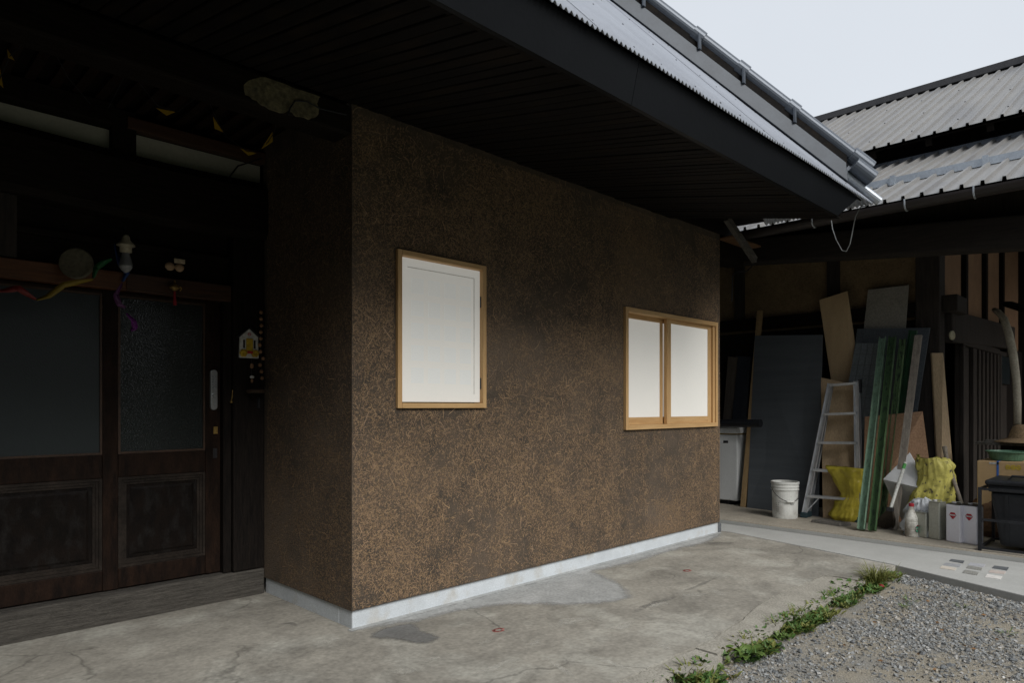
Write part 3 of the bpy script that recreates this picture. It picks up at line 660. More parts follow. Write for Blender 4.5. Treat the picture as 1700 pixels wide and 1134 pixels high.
MB().box((-.7995, 1.047, 1.852), (-.21, 1.16, 1.952)).build('lintel', pm('lintel_dark', (.07, .033, .018), (.035, .019, .013), scale=5, stretch=(1.2, 14, 14), rough=.5), house, bevel=.004)
MB().box((-.205, 1.03, .165), (-.003, 1.2, 2.30)).build('door_post', M['darkwoodz'], house, bevel=.008)
MB().box((-.255, 1.06, .165), (-.2055, 1.15, 1.851)).build('door_jamb', M['darkwoodz'], house, bevel=.003)
MB().box((-7, 1.03, -.03), (-.002, 1.25, .163)).build('sill', M['greywood'], house, bevel=.012)
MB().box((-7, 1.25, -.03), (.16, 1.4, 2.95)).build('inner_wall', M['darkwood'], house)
# the sliding door leaf
dx0, dx1 = -1.62, -.257
dl = MB()
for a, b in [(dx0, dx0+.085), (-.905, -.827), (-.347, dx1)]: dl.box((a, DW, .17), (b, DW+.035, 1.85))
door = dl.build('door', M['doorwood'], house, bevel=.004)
for a, b in [(dx0+.0855, -.9055), (-.8265, -.3475)]:
    for z0_, z1_ in [(.172, .285), (.80, .93), (1.83, 1.848)]:
        MB().box((a, DW+.002, z0_), (b, DW+.033, z1_)).build('rail', M['doorwood'], door, bevel=.004)
for a, b in [(dx0+.0855, -.9055), (-.8265, -.3475)]:
    # inset timber panel with a stepped moulding
    MB().box((a, DW+.022, .286), (b, DW+.03, .799)).build('panel', M['doorpanel'], door)
    mo = MB()
    for t, yy in ((0, DW+.004), (.016, DW+.010), (.03, DW+.016)):
        aa, bb, z0_, z1_ = a+t+.0005, b-t-.0005, .2865+t, .7985-t
        mo.box((aa, yy, z0_), (aa+.015, DW+.0215, z1_)).box((bb-.015, yy, z0_), (bb, DW+.0215, z1_))
        mo.box((aa+.0155, yy, z0_), (bb-.0155, DW+.0215, z0_+.015)).box((aa+.0155, yy, z1_-.015), (bb-.0155, DW+.0215, z1_))
    mo.build('moulding', pm('worn_moulding', (.034, .027, .022), (.016, .013, .011), scale=7, rough=.5, bump=.2, spec=.1), door)
    rp = MB(); t = .075
    pts = [(a+t, .286+t), (b-t, .286+t), (b-t, .799-t), (a+t, .799-t)]
    pts = smooth_poly(pts, 3) if False else pts
    rp.add([(x, DW+.0165, z) for x, z in pts] + [(x + (.012 if x < (a+b)/2 else -.012)*-1, DW+.022, z + (.012 if z < .5 else -.012)*-1) for x, z in pts], [(0,1,2,3),(0,4,5,1),(1,5,6,2),(2,6,7,3),(3,7,4,0)])
    rp.build('raised_field', M['doorpanel'], door, bevel=.003)
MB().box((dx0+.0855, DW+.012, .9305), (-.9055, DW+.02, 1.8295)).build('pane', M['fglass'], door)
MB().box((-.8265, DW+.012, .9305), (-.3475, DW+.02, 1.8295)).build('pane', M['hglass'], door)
bd = MB()
for a, b in [(dx0+.0855, -.9055), (-.8265, -.3475)]:
    bd.box((a, DW+.004, .931), (a+.012, DW+.0115, 1.829)).box((b-.012, DW+.004, .931), (b, DW+.0115, 1.829))
    bd.box((a+.0125, DW+.004, .931), (b-.0125, DW+.0115, .943)).box((a+.0125, DW+.004, 1.817), (b-.0125, DW+.0115, 1.829))
bd.build('glazing_bead', pm('bead_wood', (.06, .035, .022), (.035, .021, .014), rough=.5), door)
# keypad lock, latch
chrome = pm('brushed_steel', (.50, .52, .54), (.44, .46, .48), rough=.32, metal=.7, bump=.02, fineamt=.05)
lx = -.303; lk = MB(); n = 14
prof = [(lx + .021*math.cos(math.pi*i/n), 1.405 + .021*math.sin(math.pi*i/n)) for i in range(n+1)] + [(lx + .021*math.cos(math.pi+math.pi*i/n), 1.20 + .021*math.sin(math.pi+math.pi*i/n)) for i in range(n+1)]
lock = MB().extrude([(x, DW-.022, z) for x, z in prof], (0, .0215, 0)).build('keypad_lock', chrome, door, bevel=.003)
for r_ in range(5):
    for c_ in (-.0085, .0085):
        MB().lathe([(.0048, 0), (.0048, .005), (.003, .007)], (lx+c_, DW-.022, 1.385-.017*r_), 10, (0, -1, 0)).build('button', M['galv'], lock)
MB().lathe([(.014, 0), (.014, .012), (.011, .016)], (lx, DW-.022, 1.268), 16, (0, -1, 0)).build('turn_knob', chrome, lock)
brass = pm('brass', (.45, .30, .09), (.30, .2, .07), rough=.4, metal=.7)
MB().box((-.30, DW-.004, 1.03), (-.275, DW-.0005, 1.075)).build('latch_plate', brass, door)
MB().box((-.302, DW-.003, .88), (-.278, DW-.0003, .94)).build('keyhole_plate', M['darkmetal'], door)
MB().tube([(-.212, 1.026, 1.30), (-.217, 1.018, 1.26), (-.222, 1.02, 1.235)], .003, 6).lathe([(.007, 0), (.009, .008), (.004, .016)], (-.222, 1.02, 1.222), 10).build('hook', brass, house)
MB().box((-.055, 1.018, 1.19), (-.04, 1.029, 1.26)).build('door_stop', M['black'], house)
# the ceiling beside the shed, and an unseen panel added for shade
MB().box((2.0, .001, 2.842), (4.3, .14, 2.96)).build('corner_beam', M['darkwoodx'], house)
MB().box((3.13, .14, 2.965), (4.34, 3.0, 2.98)).build('side_ceiling', M['soffit'], house)
MB().hexa([(3.13, -1.25, 2.86), (4.28, -1.0, 2.93), (4.28, .139, 2.965), (3.13, .139, 2.965), (3.13, -1.25, 2.875), (4.28, -1.0, 2.945), (4.28, .139, 2.98), (3.13, .139, 2.98)]).build('shade_panel', M['soffit'], house)  # panel hidden behind the soffit edge, added to block light
for k in range(5):
    MB().box((4.03+k*.12, -.12, 2.80), (4.145+k*.12, 1.3, 2.815)).build('ceiling_board', pm('bare_boards', (.17, .09, .042), (.11, .06, .03), stretch=(8, 1, 8), rough=.7), house)
MB().bar((3.758, -0.2, 2.907), (4.321, -0.2, 2.611), .045, .06).build('brace', M['greywood'], house)
MB().box((3.95, .02, 2.62), (4.55, .2, 2.80)).build('beam_stub', M['darkwoodx'], house, bevel=.01)
MB().tube([(4.29, 0.02, 2.237), (4.264, 0.0, 2.479), (4.338, 0.0, 2.525), (4.569, 0.0, 2.569), (4.519, -0.1, 2.62)], .006, 6).build('loose_wire', M['black'], house)

# ================================================================== THINGS BY THE ENTRANCE
def mini(c1, name, rough=.6, **k): return pm(name, c1, tuple(x*.8 for x in c1), rough=rough, **k)
# lamp
lc = Vector((-0.827, 0.96, 2.044)); lamp = thing('porch_lamp', (lc.x, lc.y, lc.z-.09), 'bare silver bulb in a pale socket above the glazed door', 'lamp')
MB().lathe([(.012, .10), (.02, .085), (.022, .07), (.045, .045), (.046, .038), (.03, .036), (.03, .005), (.02, .0)], lc, 24).build('socket', mini((.33, .30, .22), 'old_porcelain', .5), lamp, smooth=True)
MB().lathe([(.017, 0), (.02, -.01), (.034, -.062), (.035, -.066)], lc, 24).build('bulb_body', chrome, lamp)
MB().lathe([(.0345, -.066), (.033, -.078), (.02, -.098), (.004, -.108), (0, -.108)], lc, 24).build('bulb_dome', mini((.30, .31, .32), 'bulb_plastic', .35), lamp, smooth=True)
MB().tube([lc+Vector((0, 0, .095)), lc+Vector((0, .03, .14)), lc+Vector((0, .1, .15))], .008, 8).build('arm', M['black'], lamp)
# round board
rc = Vector((-1.051, 0.99, 1.955)); nrm = Vector((-.55, -.83, 0)).normalized()
disc = MB().lathe([(0, 0), (.078, 0), (.082, .004), (.082, .018), (.076, .024), (0, .026)], rc, 32, nrm).build('round_board', pm('old_disc', (.13, .12, .085), (.10, .092, .068), scale=6, rough=.8), None, smooth=False)
tag(disc, 'dull round wooden disc hanging on the orange lintel', 'plaque')
# rainbow spinner
def ribbon(pts, w, mat, name, parent, tw=1.0, up=(0, 0, 1)):
    mb = MB(); n = 18; k = 0; P = [Vector(p) for p in pts]
    for i in range(n+1):
        t = i/n*(len(P)-1); a = min(int(t), len(P)-2); f_ = t-a; p = P[a].lerp(P[a+1], f_*f_*(3-2*f_) if len(P) > 2 else f_)
        d = (P[a+1]-P[a]).normalized(); s_ = Vector((0, -1, 0)).cross(d).normalized(); ang = tw*math.pi*(i/n-.5)
        s_ = s_*math.cos(ang) + Vector((0, -1, 0))*math.sin(ang); h = w/2*(.25+.75*math.sin(math.pi*i/n)**.7)
        mb.v += [tuple(p+s_*h), tuple(p-s_*h)]
        if i: mb.f.append((2*i-2, 2*i-1, 2*i+1, 2*i))
    return mb.build(name, mat, parent, solid=.0015, smooth=True)
sp = thing('rainbow_streamer', (-0.829, 0.9, 1.576), 'twisted rainbow ribbon streamer hanging across the door top', 'streamer')
RB = [('red', (.15, .016, .014), [(-1.422, 0.9, 1.754), (-1.365, 0.9, 1.766), (-1.322, 0.9, 1.783), (-1.285, 0.9, 1.758), (-1.248, 0.9, 1.735)]), ('yellow', (.21, .15, .018), [(-1.248, 0.9, 1.732), (-1.197, 0.9, 1.756), (-1.132, 0.9, 1.822), (-1.066, 0.9, 1.846), (-0.998, 0.9, 1.868)]),
      ('green', (.014, .09, .03), [(-0.998, 0.9, 1.874), (-0.984, 0.9, 1.933), (-0.95, 0.9, 1.963), (-0.91, 0.9, 1.989)]), ('blue', (.018, .05, .18), [(-0.867, 1.02, 2.1), (-0.843, 1.02, 1.997), (-0.804, 1.02, 1.949), (-0.828, 1.02, 1.893)]),
      ('violet', (.08, .024, .085), [(-0.861, 0.9, 1.866), (-0.893, 0.9, 1.798), (-0.876, 0.9, 1.751), (-0.846, 0.9, 1.735)]), ('purple', (.13, .016, .16), [(-0.843, 0.9, 1.705), (-0.805, 0.9, 1.667), (-0.799, 0.9, 1.631), (-0.82, 0.9, 1.61)])]
for nme, c_, pts in RB: ribbon(pts, .030, mini(c_, 'ribbon_'+nme, .45, fineamt=.05), nme+'_ribbon', sp, tw=.5)
MB().tube([(-0.82, 0.9, 1.616), (-0.826, 0.9, 1.527)], .0015, 5).build('thread', M['black'], sp)
# wooden charm and gold charm
wd = mini((.42, .29, .18), 'charm_wood', .6)
wc = Vector((-0.56, 1.0, 2.023)); ch = thing('wooden_charm', wc - Vector((0, 0, .05)), 'pale wooden charm of two round lumps over the right pane', 'charm')
MB().blob(wc+Vector((-.026, 0, -.012)), (.026, .018, .024), amp=.05).blob(wc+Vector((.026, 0, -.012)), (.026, .018, .024), amp=.05, seed=3).build('figures', wd, ch, smooth=True)
MB().box(wc+Vector((-.005, -.012, .012)), wc+Vector((.055, .0, .038))).build('name_plate', mini((.5, .42, .3), 'plate_wood', .7), ch, bevel=.003)
gcn = Vector((-0.56, 1.0, 1.89)); gc = thing('gold_charm', gcn - Vector((0, 0, .11)), 'shiny gold charm with a red tassel before the hammered pane', 'charm')
MB().lathe([(.004, .045), (.006, .03), (.012, .022), (.028, .010), (.03, .0), (.016, -.012), (.006, -.018)], gcn, 12).build('ornament', brass, gc)
MB().tube([gcn+Vector((.03, 0, .01)), gcn+Vector((.038, 0, 0)), gcn+Vector((.03, 0, -.015))], .004, 6).build('ring', brass, gc)
MB().tube([gcn+Vector((0, 0, -.02)), gcn+Vector((0, 0, -.05)), gcn+Vector((.002, 0, -.10))], [.005, .008, .010], 8).build('tassel', mini((.30, .02, .03), 'red_tassel', .8), gc)
# house plaque
hx, hy = -.112, 1.012; plq = thing('house_plaque', (hx, hy, 1.50), 'small white house-shaped plaque with yellow shapes on the door post', 'plaque')
wht = mini((.62, .63, .61), 'white_enamel', .5)
MB().extrude([(hx-.062, hy, 1.505), (hx+.062, hy, 1.505), (hx+.058, hy, 1.64), (hx, hy, 1.69), (hx-.058, hy, 1.64)], (0, .016, 0)).build('board', wht, plq, bevel=.003)
MB().bar((hx-.072, hy+.004, 1.632), (hx+.004, hy+.004, 1.70), .026, .009).bar((hx+.072, hy+.004, 1.632), (hx-.004, hy+.004, 1.70), .026, .009).build('roof_trim', M['darkmetal'], plq)
yl = mini((.50, .34, .03), 'yellow_enamel', .5)
MB().box((hx-.022, hy-.010, 1.55), (hx+.022, hy-.0005, 1.628)).build('yellow_tower', yl, plq, bevel=.008, seg=3)
for s_ in (-1, 1):
    ros = MB()
    for k in range(6): ros.lathe([(0, 0), (.013, 0), (.010, .008), (0, .010)], (hx+s_*.037+.014*math.cos(k*1.047), hy-.0005, 1.535+.013*math.sin(k*1.047)), 10, (0, -1, 0))
    ros.build('yellow_rosette', yl, plq)
    MB().box((hx+s_*.034-.006, hy-.003, 1.566), (hx+s_*.034+.006, hy-.0003, 1.618)).build('window_slot', M['darkmetal'], plq)
MB().box((hx-.018, hy-.014, 1.532), (hx+.018, hy-.0105, 1.549)).build('red_bow', mini((.4, .03, .03), 'red_enamel', .5), plq, bevel=.004)
ring = MB()
for k in range(12): ring.lathe([(0, 0), (.0022, 0), (.0022, .002), (0, .002)], (hx+.009*math.cos(k*.5236), hy-.0003, 1.655+.009*math.sin(k*.5236)), 6, (0, -1, 0))
ring.box((hx-.006, hy-.002, 1.653), (hx+.006, hy-.0003, 1.657)).build('red_emblem', mini((.4, .03, .03), 'red_enamel'), plq)
# string of nuts, small white charm, wooden dish
sn = thing('nut_string', (-.03, 1.01, 1.36), 'string of brown nuts and shells hanging down the door post', 'garland')
nut = mini((.30, .17, .09), 'nut_shell', .6)
MB().tube([(-.035, 1.015, 1.80), (-.04, 1.01, 1.6), (-.03, 1.008, 1.36)], .0015, 5).build('cord', M['black'], sn)
for k in range(11):
    MB().blob((-.035 + random.uniform(-.014, .012), 1.006, 1.80 - k*.042), (.012, .011, .012), 10, 8, amp=.12, seed=k).build('nut', nut, sn, smooth=True)
cs = thing('white_charm', (-.10, 1.005, 1.34), 'tiny white bead charm below the house plaque', 'charm')
MB().tube([(-.10, 1.01, 1.50), (-.10, 1.006, 1.38)], .0012, 5).build('cord', M['black'], cs)
MB().blob((-.10, 1.0, 1.385), (.014, .012, .010), 12, 8, amp=.05).build('white_bead', wht, cs, smooth=True)
MB().blob((-.10, 1.0, 1.36), (.008, .008, .012), 10, 8, amp=.05).blob((-.10, 1.002, 1.455), (.012, .010, .016), 10, 8, amp=.1).build('brown_bead', nut, cs, smooth=True)
wb = MB().lathe([(0, 0), (.05, 0), (.062, .012), (.055, .02), (0, .012)], (-.085, .975, 1.285), 20)
tag(wb.build('wooden_dish', mini((.05, .033, .022), 'dish_wood')), 'small dark wooden dish fixed low on the door post', 'dish')
# bunting
bt = thing('bunting', (-0.772, 0.5, 2.706), 'string of small yellow pennants under the porch ceiling', 'bunting')
gold = mini((.52, .33, .03), 'pennant_gold', .45)
path = [(-1.468, 0.45, 2.585), (-1.444, 0.3, 2.663), (-1.413, 0.2, 2.692), (-1.333, 0.15, 2.699), (-1.217, 0.4, 2.685), (-1.082, 0.6, 2.671), (-1.03, 0.5, 2.639), (-1.036, 0.16, 2.708), (-0.951, 0.3, 2.714), (-0.809, 0.5, 2.716), (-0.714, 0.5, 2.715), (-0.703, 0.17, 2.718), (-0.561, 0.4, 2.7), (-0.427, 0.6, 2.7), (-0.257, 0.7, 2.682), (-0.209, 0.6, 2.692), (-0.244, 0.4, 2.712), (-0.328, 0.17, 2.723)]
MB().tube(path, .0022, 5).build('string', M['black'], bt)
FL = [((-1.453, 0.45, 2.629),.055,-1.4), ((-1.442, 0.3, 2.669),.03,-1), ((-1.333, 0.15, 2.699),.02,0), ((-1.0, 0.2, 2.699),.03,-1.0), ((-0.772, 0.5, 2.706),.05,-.2), ((-0.529, 0.45, 2.69),.05,-1.0), ((-0.257, 0.7, 2.689),.05,-.3), ((-0.215, 0.55, 2.719),.06,1.0)]
for c_, s_, an in FL:
    c_ = Vector(c_); rgt = Vector((.7071, -.7071, 0)); up = Vector((0, 0, 1)); d1 = rgt*math.cos(an)+up*math.sin(an); d2 = -rgt*math.sin(an)+up*math.cos(an)
    MB().add([c_-d1*s_, c_+d1*s_, c_+d1*s_*.2-d2*s_*.55], [(0,1,2)]).build('pennant', gold, bt, solid=.001)
wr = MB().tube([(-0.081, 0.9, 2.744), (-0.101, 1.0, 2.742), (-0.189, 1.0, 2.693), (-0.238, 1.0, 2.618), (-0.23, 1.0, 2.535), (-0.17, 1.0, 2.473)], .005, 6)
tag(wr.build('porch_wire', M['black']), 'black wire looping over the white plaster strip', 'wire')

# ================================================================== THE STORAGE SHED
shed = thing('storage_shed', (6, -1, .05), 'open-fronted farm shed with grey ribbed metal roofs and dark beams', 'shed')
XW, YD = 6.0, -1.4
MB().box((XW, 3.2, .05), (XW+.08, -1.2, 3.6)).build('back_wall', M['ochre'], shed)
MB().box((XW-.02, 3.2, .05), (XW-.001, -1.2, 2.10)).build('wall_boards', M['darkwoodz'], shed)
MB().box((XW-.07, 3.2, 2.13), (XW-.0005, -1.16, 2.27)).build('wall_rail', M['darkwood'], shed, bevel=.006)
for y0_, w_ in ((-.40, .13), (.72, .12), (1.9, .12)):
    MB().box((XW-.045, y0_, 2.271), (XW-.0005, y0_+w_, 3.5)).build('wall_post', M['shedwood'], shed, bevel=.004)
MB().box((XW-.09, -1.385, .05), (XW+.13, -1.165, 3.5)).build('corner_post', M['shedwood'], shed, bevel=.012)
# return wall with the old door
MB().hexa([(XW+.131, YD+.05, 2.0), (10.5, YD+.05, 2.0), (10.5, YD+.12, 2.0), (XW+.131, YD+.12, 2.0), (XW+.131, YD+.05, 3.42), (10.5, YD+.05, 4.4), (10.5, YD+.12, 4.4), (XW+.131, YD+.12, 3.42)]).build('side_wall', M['brownpl'], shed)
for px_ in ((7.025, -1.4, 2.92), (8.069, -1.4, 3.087), (9.126, -1.4, 3.255)):
    MB().box((px_[0]-.05, YD, 2.0), (px_[0]+.05, YD+.049, 3.45)).build('wall_post', M['darkwoodz'], shed)
h0, h1 = (6.043, -1.45, 2.194), (9.358, -1.45, 2.238)
MB().hexa([(XW+.132, YD-.05, 1.86), (9.6, YD-.05, 1.99), (9.6, YD+.045, 1.99), (XW+.132, YD+.045, 1.86), (XW+.132, YD-.05, 2.19), (9.6, YD-.05, 2.30), (9.6, YD+.045, 2.30), (XW+.132, YD+.045, 2.19)]).build('door_head', M['shedwood'], shed, bevel=.012)
MB().box((XW-.0, YD-.12, 2.16), (XW+.42, YD+.03, 2.33)).build('beam_stub', M['shedwood'], shed, bevel=.01)
dxa, dxb, dxc = (6.636, -1.4, 1.688)[0], (7.231, -1.4, 1.716)[0], (8.613, -1.4, 1.78)[0]
sdoor = MB().box((dxa, YD+.0, .05), (9.3, YD+.04, 1.93)).build('barn_door', M['shedwood'], shed)
nbt = 7
for i in range(nbt):
    x = dxb + .04 + (dxc-dxb-.08)*i/(nbt-1)
    MB().box((x-.05, YD-.035, .12), (x+.05, YD-.0005, 1.86)).build('batten', M['shedwood'], sdoor, bevel=.006)
for zz in (.05, 1.865): MB().box((dxa, YD-.04, zz), (dxc, YD-.0005, zz+.068)).build('rail', M['shedwood'], sdoor, bevel=.005)
for x in (dxa, dxb-.13, dxc+.01): MB().box((x, YD-.045, .12), (x+.09, YD-.0005, 1.86)).build('stile', M['shedwood'], sdoor, bevel=.005)
MB().box(((8.727, -1.4, 1.864)[0], YD-.03, 1.50), ((9.335, -1.4, 1.896)[0], YD-.0005, 1.86)).build('pane', M['fglass'], sdoor)
MB().box((9.3, YD, .05), (10.5, YD+.04, 2.0)).build('wall_boards', M['darkwoodz'], shed)
MB().box((10.5, 3.2, .05), (10.6, -6, 5)).build('end_wall', M['darkwoodz'], shed)
MB().box((7.46, 3.2, 3.95), (7.52, -6, 4.50)).build('upper_wall', M['darkwoodz'], shed)
MB().box((4.5, 3.0, .05), (10.5, 3.2, 4.2)).build('gable_wall', M['darkwoodz'], shed)
# carrying beam, eaves rafters
b0_, b1_ = Vector((5.0, 0.016, 2.708)), Vector((5.0, -2.198, 2.495)); sl_ = (b1_.z-b0_.z)/(b1_.y-b0_.y)
def bz(y): return b0_.z + sl_*(y-b0_.y)
MB().hexa([(4.9, -3.6, bz(-3.6)), (5.1, -3.6, bz(-3.6)), (5.1, 1.2, bz(1.2)), (4.9, 1.2, bz(1.2)), (4.9, -3.6, bz(-3.6)+.29), (5.1, -3.6, bz(-3.6)+.29), (5.1, 1.2, bz(1.2)+.26), (4.9, 1.2, bz(1.2)+.26)]).build('carrying_beam', pm('beam_wood', (.03, .025, .021), (.018, .0155, .014), scale=5, stretch=(10, 1, 10), rough=.8, bump=.4, spec=.15), shed, bevel=.025, seg=3)
MB().hexa([(5.105, -5, 2.40), (5.125, -5, 2.40), (5.125, 1.2, 2.85), (5.105, 1.2, 2.85), (5.105, -5, 3.14), (5.125, -5, 3.14), (5.125, 1.2, 3.14), (5.105, 1.2, 3.14)]).build('eave_infill', M['shedwood'], shed)
EX, EZ, LS = 4.4, 2.935, .43
for i in range(16):
    y = -4.5 + i*.46
    MB().hexa([(4.5, y, EZ-.06), (7.4, y, EZ-.06+2.9*LS), (7.4, y+.06, EZ-.06+2.9*LS), (4.5, y+.06, EZ-.06), (4.5, y, EZ+.02), (7.4, y, EZ+.02+2.9*LS), (7.4, y+.06, EZ+.02+2.9*LS), (4.5, y+.06, EZ+.02)]).build('rafter', M['darkwoodx'], shed)
def ribbed(x0, z0, slope, run, pitch_, y_from, y_to, nrib, pname, mat):
    th = MB().hexa([(x0+.06, y_from, z0+.025), (x0+run, y_from, z0+.025+(run-.06)*slope), (x0+run, y_to, z0+.025+(run-.06)*slope), (x0+.06, y_to, z0+.025)] +
                   [(x0+.06, y_from, z0+.04), (x0+run, y_from, z0+.04+(run-.06)*slope), (x0+run, y_to, z0+.04+(run-.06)*slope), (x0+.06, y_to, z0+.04)])
    root = th.build(pname, M['darkwoodx'], shed)
    prof = []
    for i in range(nrib):
        a = i*pitch_; prof += [(a, 0), (a+pitch_*.74, 0), (a+pitch_*.78, .032), (a+pitch_*.93, .032), (a+pitch_*.97, 0)]
    prof.append((nrib*pitch_, 0))
    mb = MB(); n = len(prof); rows = [0, .15, run]
    for r_ in rows: mb.v += [(x0+r_, u, z0+.045+r_*slope+h) for u, h in prof]
    for r_ in range(2):
        for i in range(n-1): mb.f.append((r_*n+i, r_*n+i+1, (r_+1)*n+i+1, (r_+1)*n+i))
    mesh = None; w_ = nrib*pitch_; y = y_from; 
    while y < y_to - .01:
        if mesh is None:
            o = mb.build('roof_sheet', mat, root, solid=.002); o.location = (0, y, 0); mesh = o.data
        else:
            o = link('roof_sheet', mesh, root, (0, y, 0)); o.modifiers.new('thick', 'SOLIDIFY').thickness = .002
        y += w_
    return root
lower = ribbed(EX, EZ-.04, LS, 3.05, .14, -5.08, 3.12, 5, 'lower_roof', M['shedroof'])
UX, UZ, US = 7.0, 4.335, .54
upper = ribbed(UX, UZ-.04, US, 3.85, .16, -6.5, 6.0, 5, 'upper_roof', M['shedroof'])
RX, RZ = UX+3.85, UZ+.02+3.85*US
MB().hexa([(RX-.16, -6.5, RZ-.06), (RX+.16, -6.5, RZ-.06), (RX+.16, 6.1, RZ-.06), (RX-.16, 6.1, RZ-.06), (RX-.12, -6.5, RZ+.07), (RX+.1, -6.5, RZ+.07), (RX+.1, 6.1, RZ+.07), (RX-.12, 6.1, RZ+.07)]).build('ridge_cap', M['darkmetal'], upper, bevel=.01)
MB().add([(RX, -6.5, RZ-.02), (RX+4, -6.5, RZ-2), (RX+4, 6.1, RZ-2), (RX, 6.1, RZ-.02)], [(0,1,2,3)]).build('rear_slope', M['shedroof'], upper, solid=.02)
scw = MB()
for r_ in (.35, 1.5, 2.7):
    for k in range(12):
        y = -3.3 + k*.48 + .137 + (.16 if r_ == 1.5 else 0)
        scw.box((UX+r_-.008, y-.007, UZ+r_*US+.032), (UX+r_+.008, y+.007, UZ+r_*US+.044))
o = scw.build('screw_heads', M['darkmetal'], upper); o['kind'] = 'stuff'
for i in range(12):
    y = -4 + i*.6
    MB().bar((UX+.1, y, UZ-.04), (UX+1.2, y, UZ-.04+1.1*US), .07, .09).build('rafter', M['darkwoodx'], upper)
MB().box((7.395, -6, 4.16), (7.30, 3.1, 4.24)).build('wall_flashing', M['hipmetal'], lower)
# snow guard rail with clips
gx = 5.42; gz = EZ+(gx-EX)*LS+.06
MB().box((gx-.012, -5, gz-.05), (gx+.012, 2.6, gz+.02)).build('snow_guard', M['galv'], lower)
for y in (-2.6, -1.86, -1.1, -.2): MB().box((gx-.035, y-.022, gz-.06), (gx+.03, y+.022, gz+.035)).build('guard_clip', M['galv'], lower)
# gutter
gut = MB(); n = 10; gr_ = .06
for y in (-5, 2.6):
    gut.v += [(EX-.045 + gr_*math.cos(math.pi + math.pi*i/n), y, EZ-.035 + gr_*1.1*math.sin(math.pi + math.pi*i/n)) for i in range(n+1)]
gut.f = [(i, i+1, n+2+i, n+1+i) for i in range(n)]
gutter = gut.build('gutter', pm('brown_gutter', (.026, .021, .020), (.019, .016, .015), rough=.35, bump=.02, fineamt=.05), shed, solid=.005)
for y in (-2.52, -1.98, -1.50, -.75, .05): 
    MB().tube([(EX-.045+.066*math.cos(a), y, EZ-.035+.072*math.sin(a)) for a in [math.pi*1.0-.2, math.pi*1.15, math.pi*1.3, math.pi*1.5, math.pi*1.7]], .007, 6).build('gutter_bracket', M['galv'], gutter)
# cable looping from the eave corner
cb = MB().tube([(3.552, -1.45, 2.721), (3.487, -1.42, 2.696), (3.505, -1.38, 2.635), (3.531, -1.35, 2.531), (3.539, -1.33, 2.444), (3.55, -1.3, 2.395), (3.605, -1.25, 2.417), (3.619, -1.2, 2.513), (3.821, -1.1, 2.654), (3.933, -1.05, 2.754)], .004, 6)
tag(cb.build('cable', mini((.16, .17, .17), 'grey_cable')), 'thin grey cable looping down from the eave corner', 'cable')

# ================================================================== THINGS STORED IN THE SHED
def rbox(mb, c, w, d, h, rot, z0):
    ca, sa = math.cos(rot), math.sin(rot)
    def P_(u, v): return (c[0] + u*ca - v*sa, c[1] + u*sa + v*ca)
    b_ = [P_(-w/2, -d/2), P_(w/2, -d/2), P_(w/2, d/2), P_(-w/2, d/2)]
    return mb.hexa([(x, y, z0) for x, y in b_] + [(x, y, z0+h) for x, y in b_])
def board(name, p4, t, mat, label, cat='board', bevel=.002):
    o = MB().slab(p4, t).build(name, mat, None, bevel=bevel); return tag(o, label, cat)
ply = pm('plywood', (.504, .372, .216), (.432, .312, .180), scale=3, stretch=(1, 3, .6), rough=.7, bump=.05, fineamt=.08)
# chest freezer
fz = thing('chest_freezer', (5.7, .85, .05), 'old white chest freezer half hidden by the mud wall corner', 'freezer')
fzm = pm('freezer_enamel', (.70, .72, .72), (.62, .64, .64), scale=3, rough=.4, bump=.02, fineamt=.05)
MB().box((5.45, .545, .10), (5.92, 1.4, .87)).build('body', fzm, fz, bevel=.012)
MB().box((5.44, .535, .885), (5.93, 1.41, .955)).build('lid', fzm, fz, bevel=.012)
MB().box((5.455, .55, .8705), (5.915, 1.395, .8845)).build('seal', mini((.30, .22, .08), 'yellowed_seal'), fz)
MB().box((5.4475, .66, .77), (5.4495, .72, .80)).build('badge', M['darkmetal'], fz)
MB().lathe([(.025, -.012), (.025, .012)], (5.49, .66, .075), 12, (0, 1, 0)).build('caster', M['black'], fz)
MB().box((5.5, .6, .05), (5.9, 1.35, .0995)).build('base', M['black'], fz)
tag(MB().tube([(5.36, 0.223, 1.012), (5.42, .8, 1.003), (5.42, 1.4, 1.003)], .045, 14).build('rolled_mat', M['black']), 'black rolled mat lying across the freezer lid', 'mat')
# boards and battens
tag(MB().bar((5.401, 0.448, 0.05), (5.8, 0.434, 2.333), .06, .035, up=(-1, 0, 0)).build('batten', pm('batten_wood', (.35, .24, .12), (.26, .18, .09), scale=4, stretch=(4, 4, .6), rough=.7)), 'tall square timber leaning left of the dark grey sheet', 'timber')
board('leaning_board', [(5.70, .80, .05), (5.66, .60, .05), (5.86, .58, 1.80), (5.88, .78, 1.82)], .015, pm('navy_sheet', (.02, .027, .04), rough=.5), 'narrow navy board behind the freezer, right of a worn plank')
board('leaning_board', [(5.72, .95, .05), (5.68, .86, .05), (5.86, .76, 1.80), (5.87, .88, 1.82)], .02, pm('worn_plank', (.12, .10, .08), (.08, .066, .053), scale=4, stretch=(6, 6, .8)), 'worn brown plank behind the freezer')
slate = pm('grey_sheet', (.095, .107, .118), (.08, .09, .10), scale=2, stretch=(.5, .5, 9), rough=.6, bump=.1, fineamt=.1)
board('leaning_sheet', [(5.386, 0.398, 0.05), (5.308, -0.42, 0.05), (5.72, -0.309, 1.987), (5.72, 0.463, 2.037)], .02, slate, 'large dark grey sheet leaning behind the white bucket', 'sheet')
board('leaning_board', [(5.759, -0.589, 0.05), (5.855, -0.857, 0.05), (5.84, -0.531, 2.457), (5.84, -0.231, 2.392)], .012, ply, 'tall tilted plywood board, its top above the grey sheet')
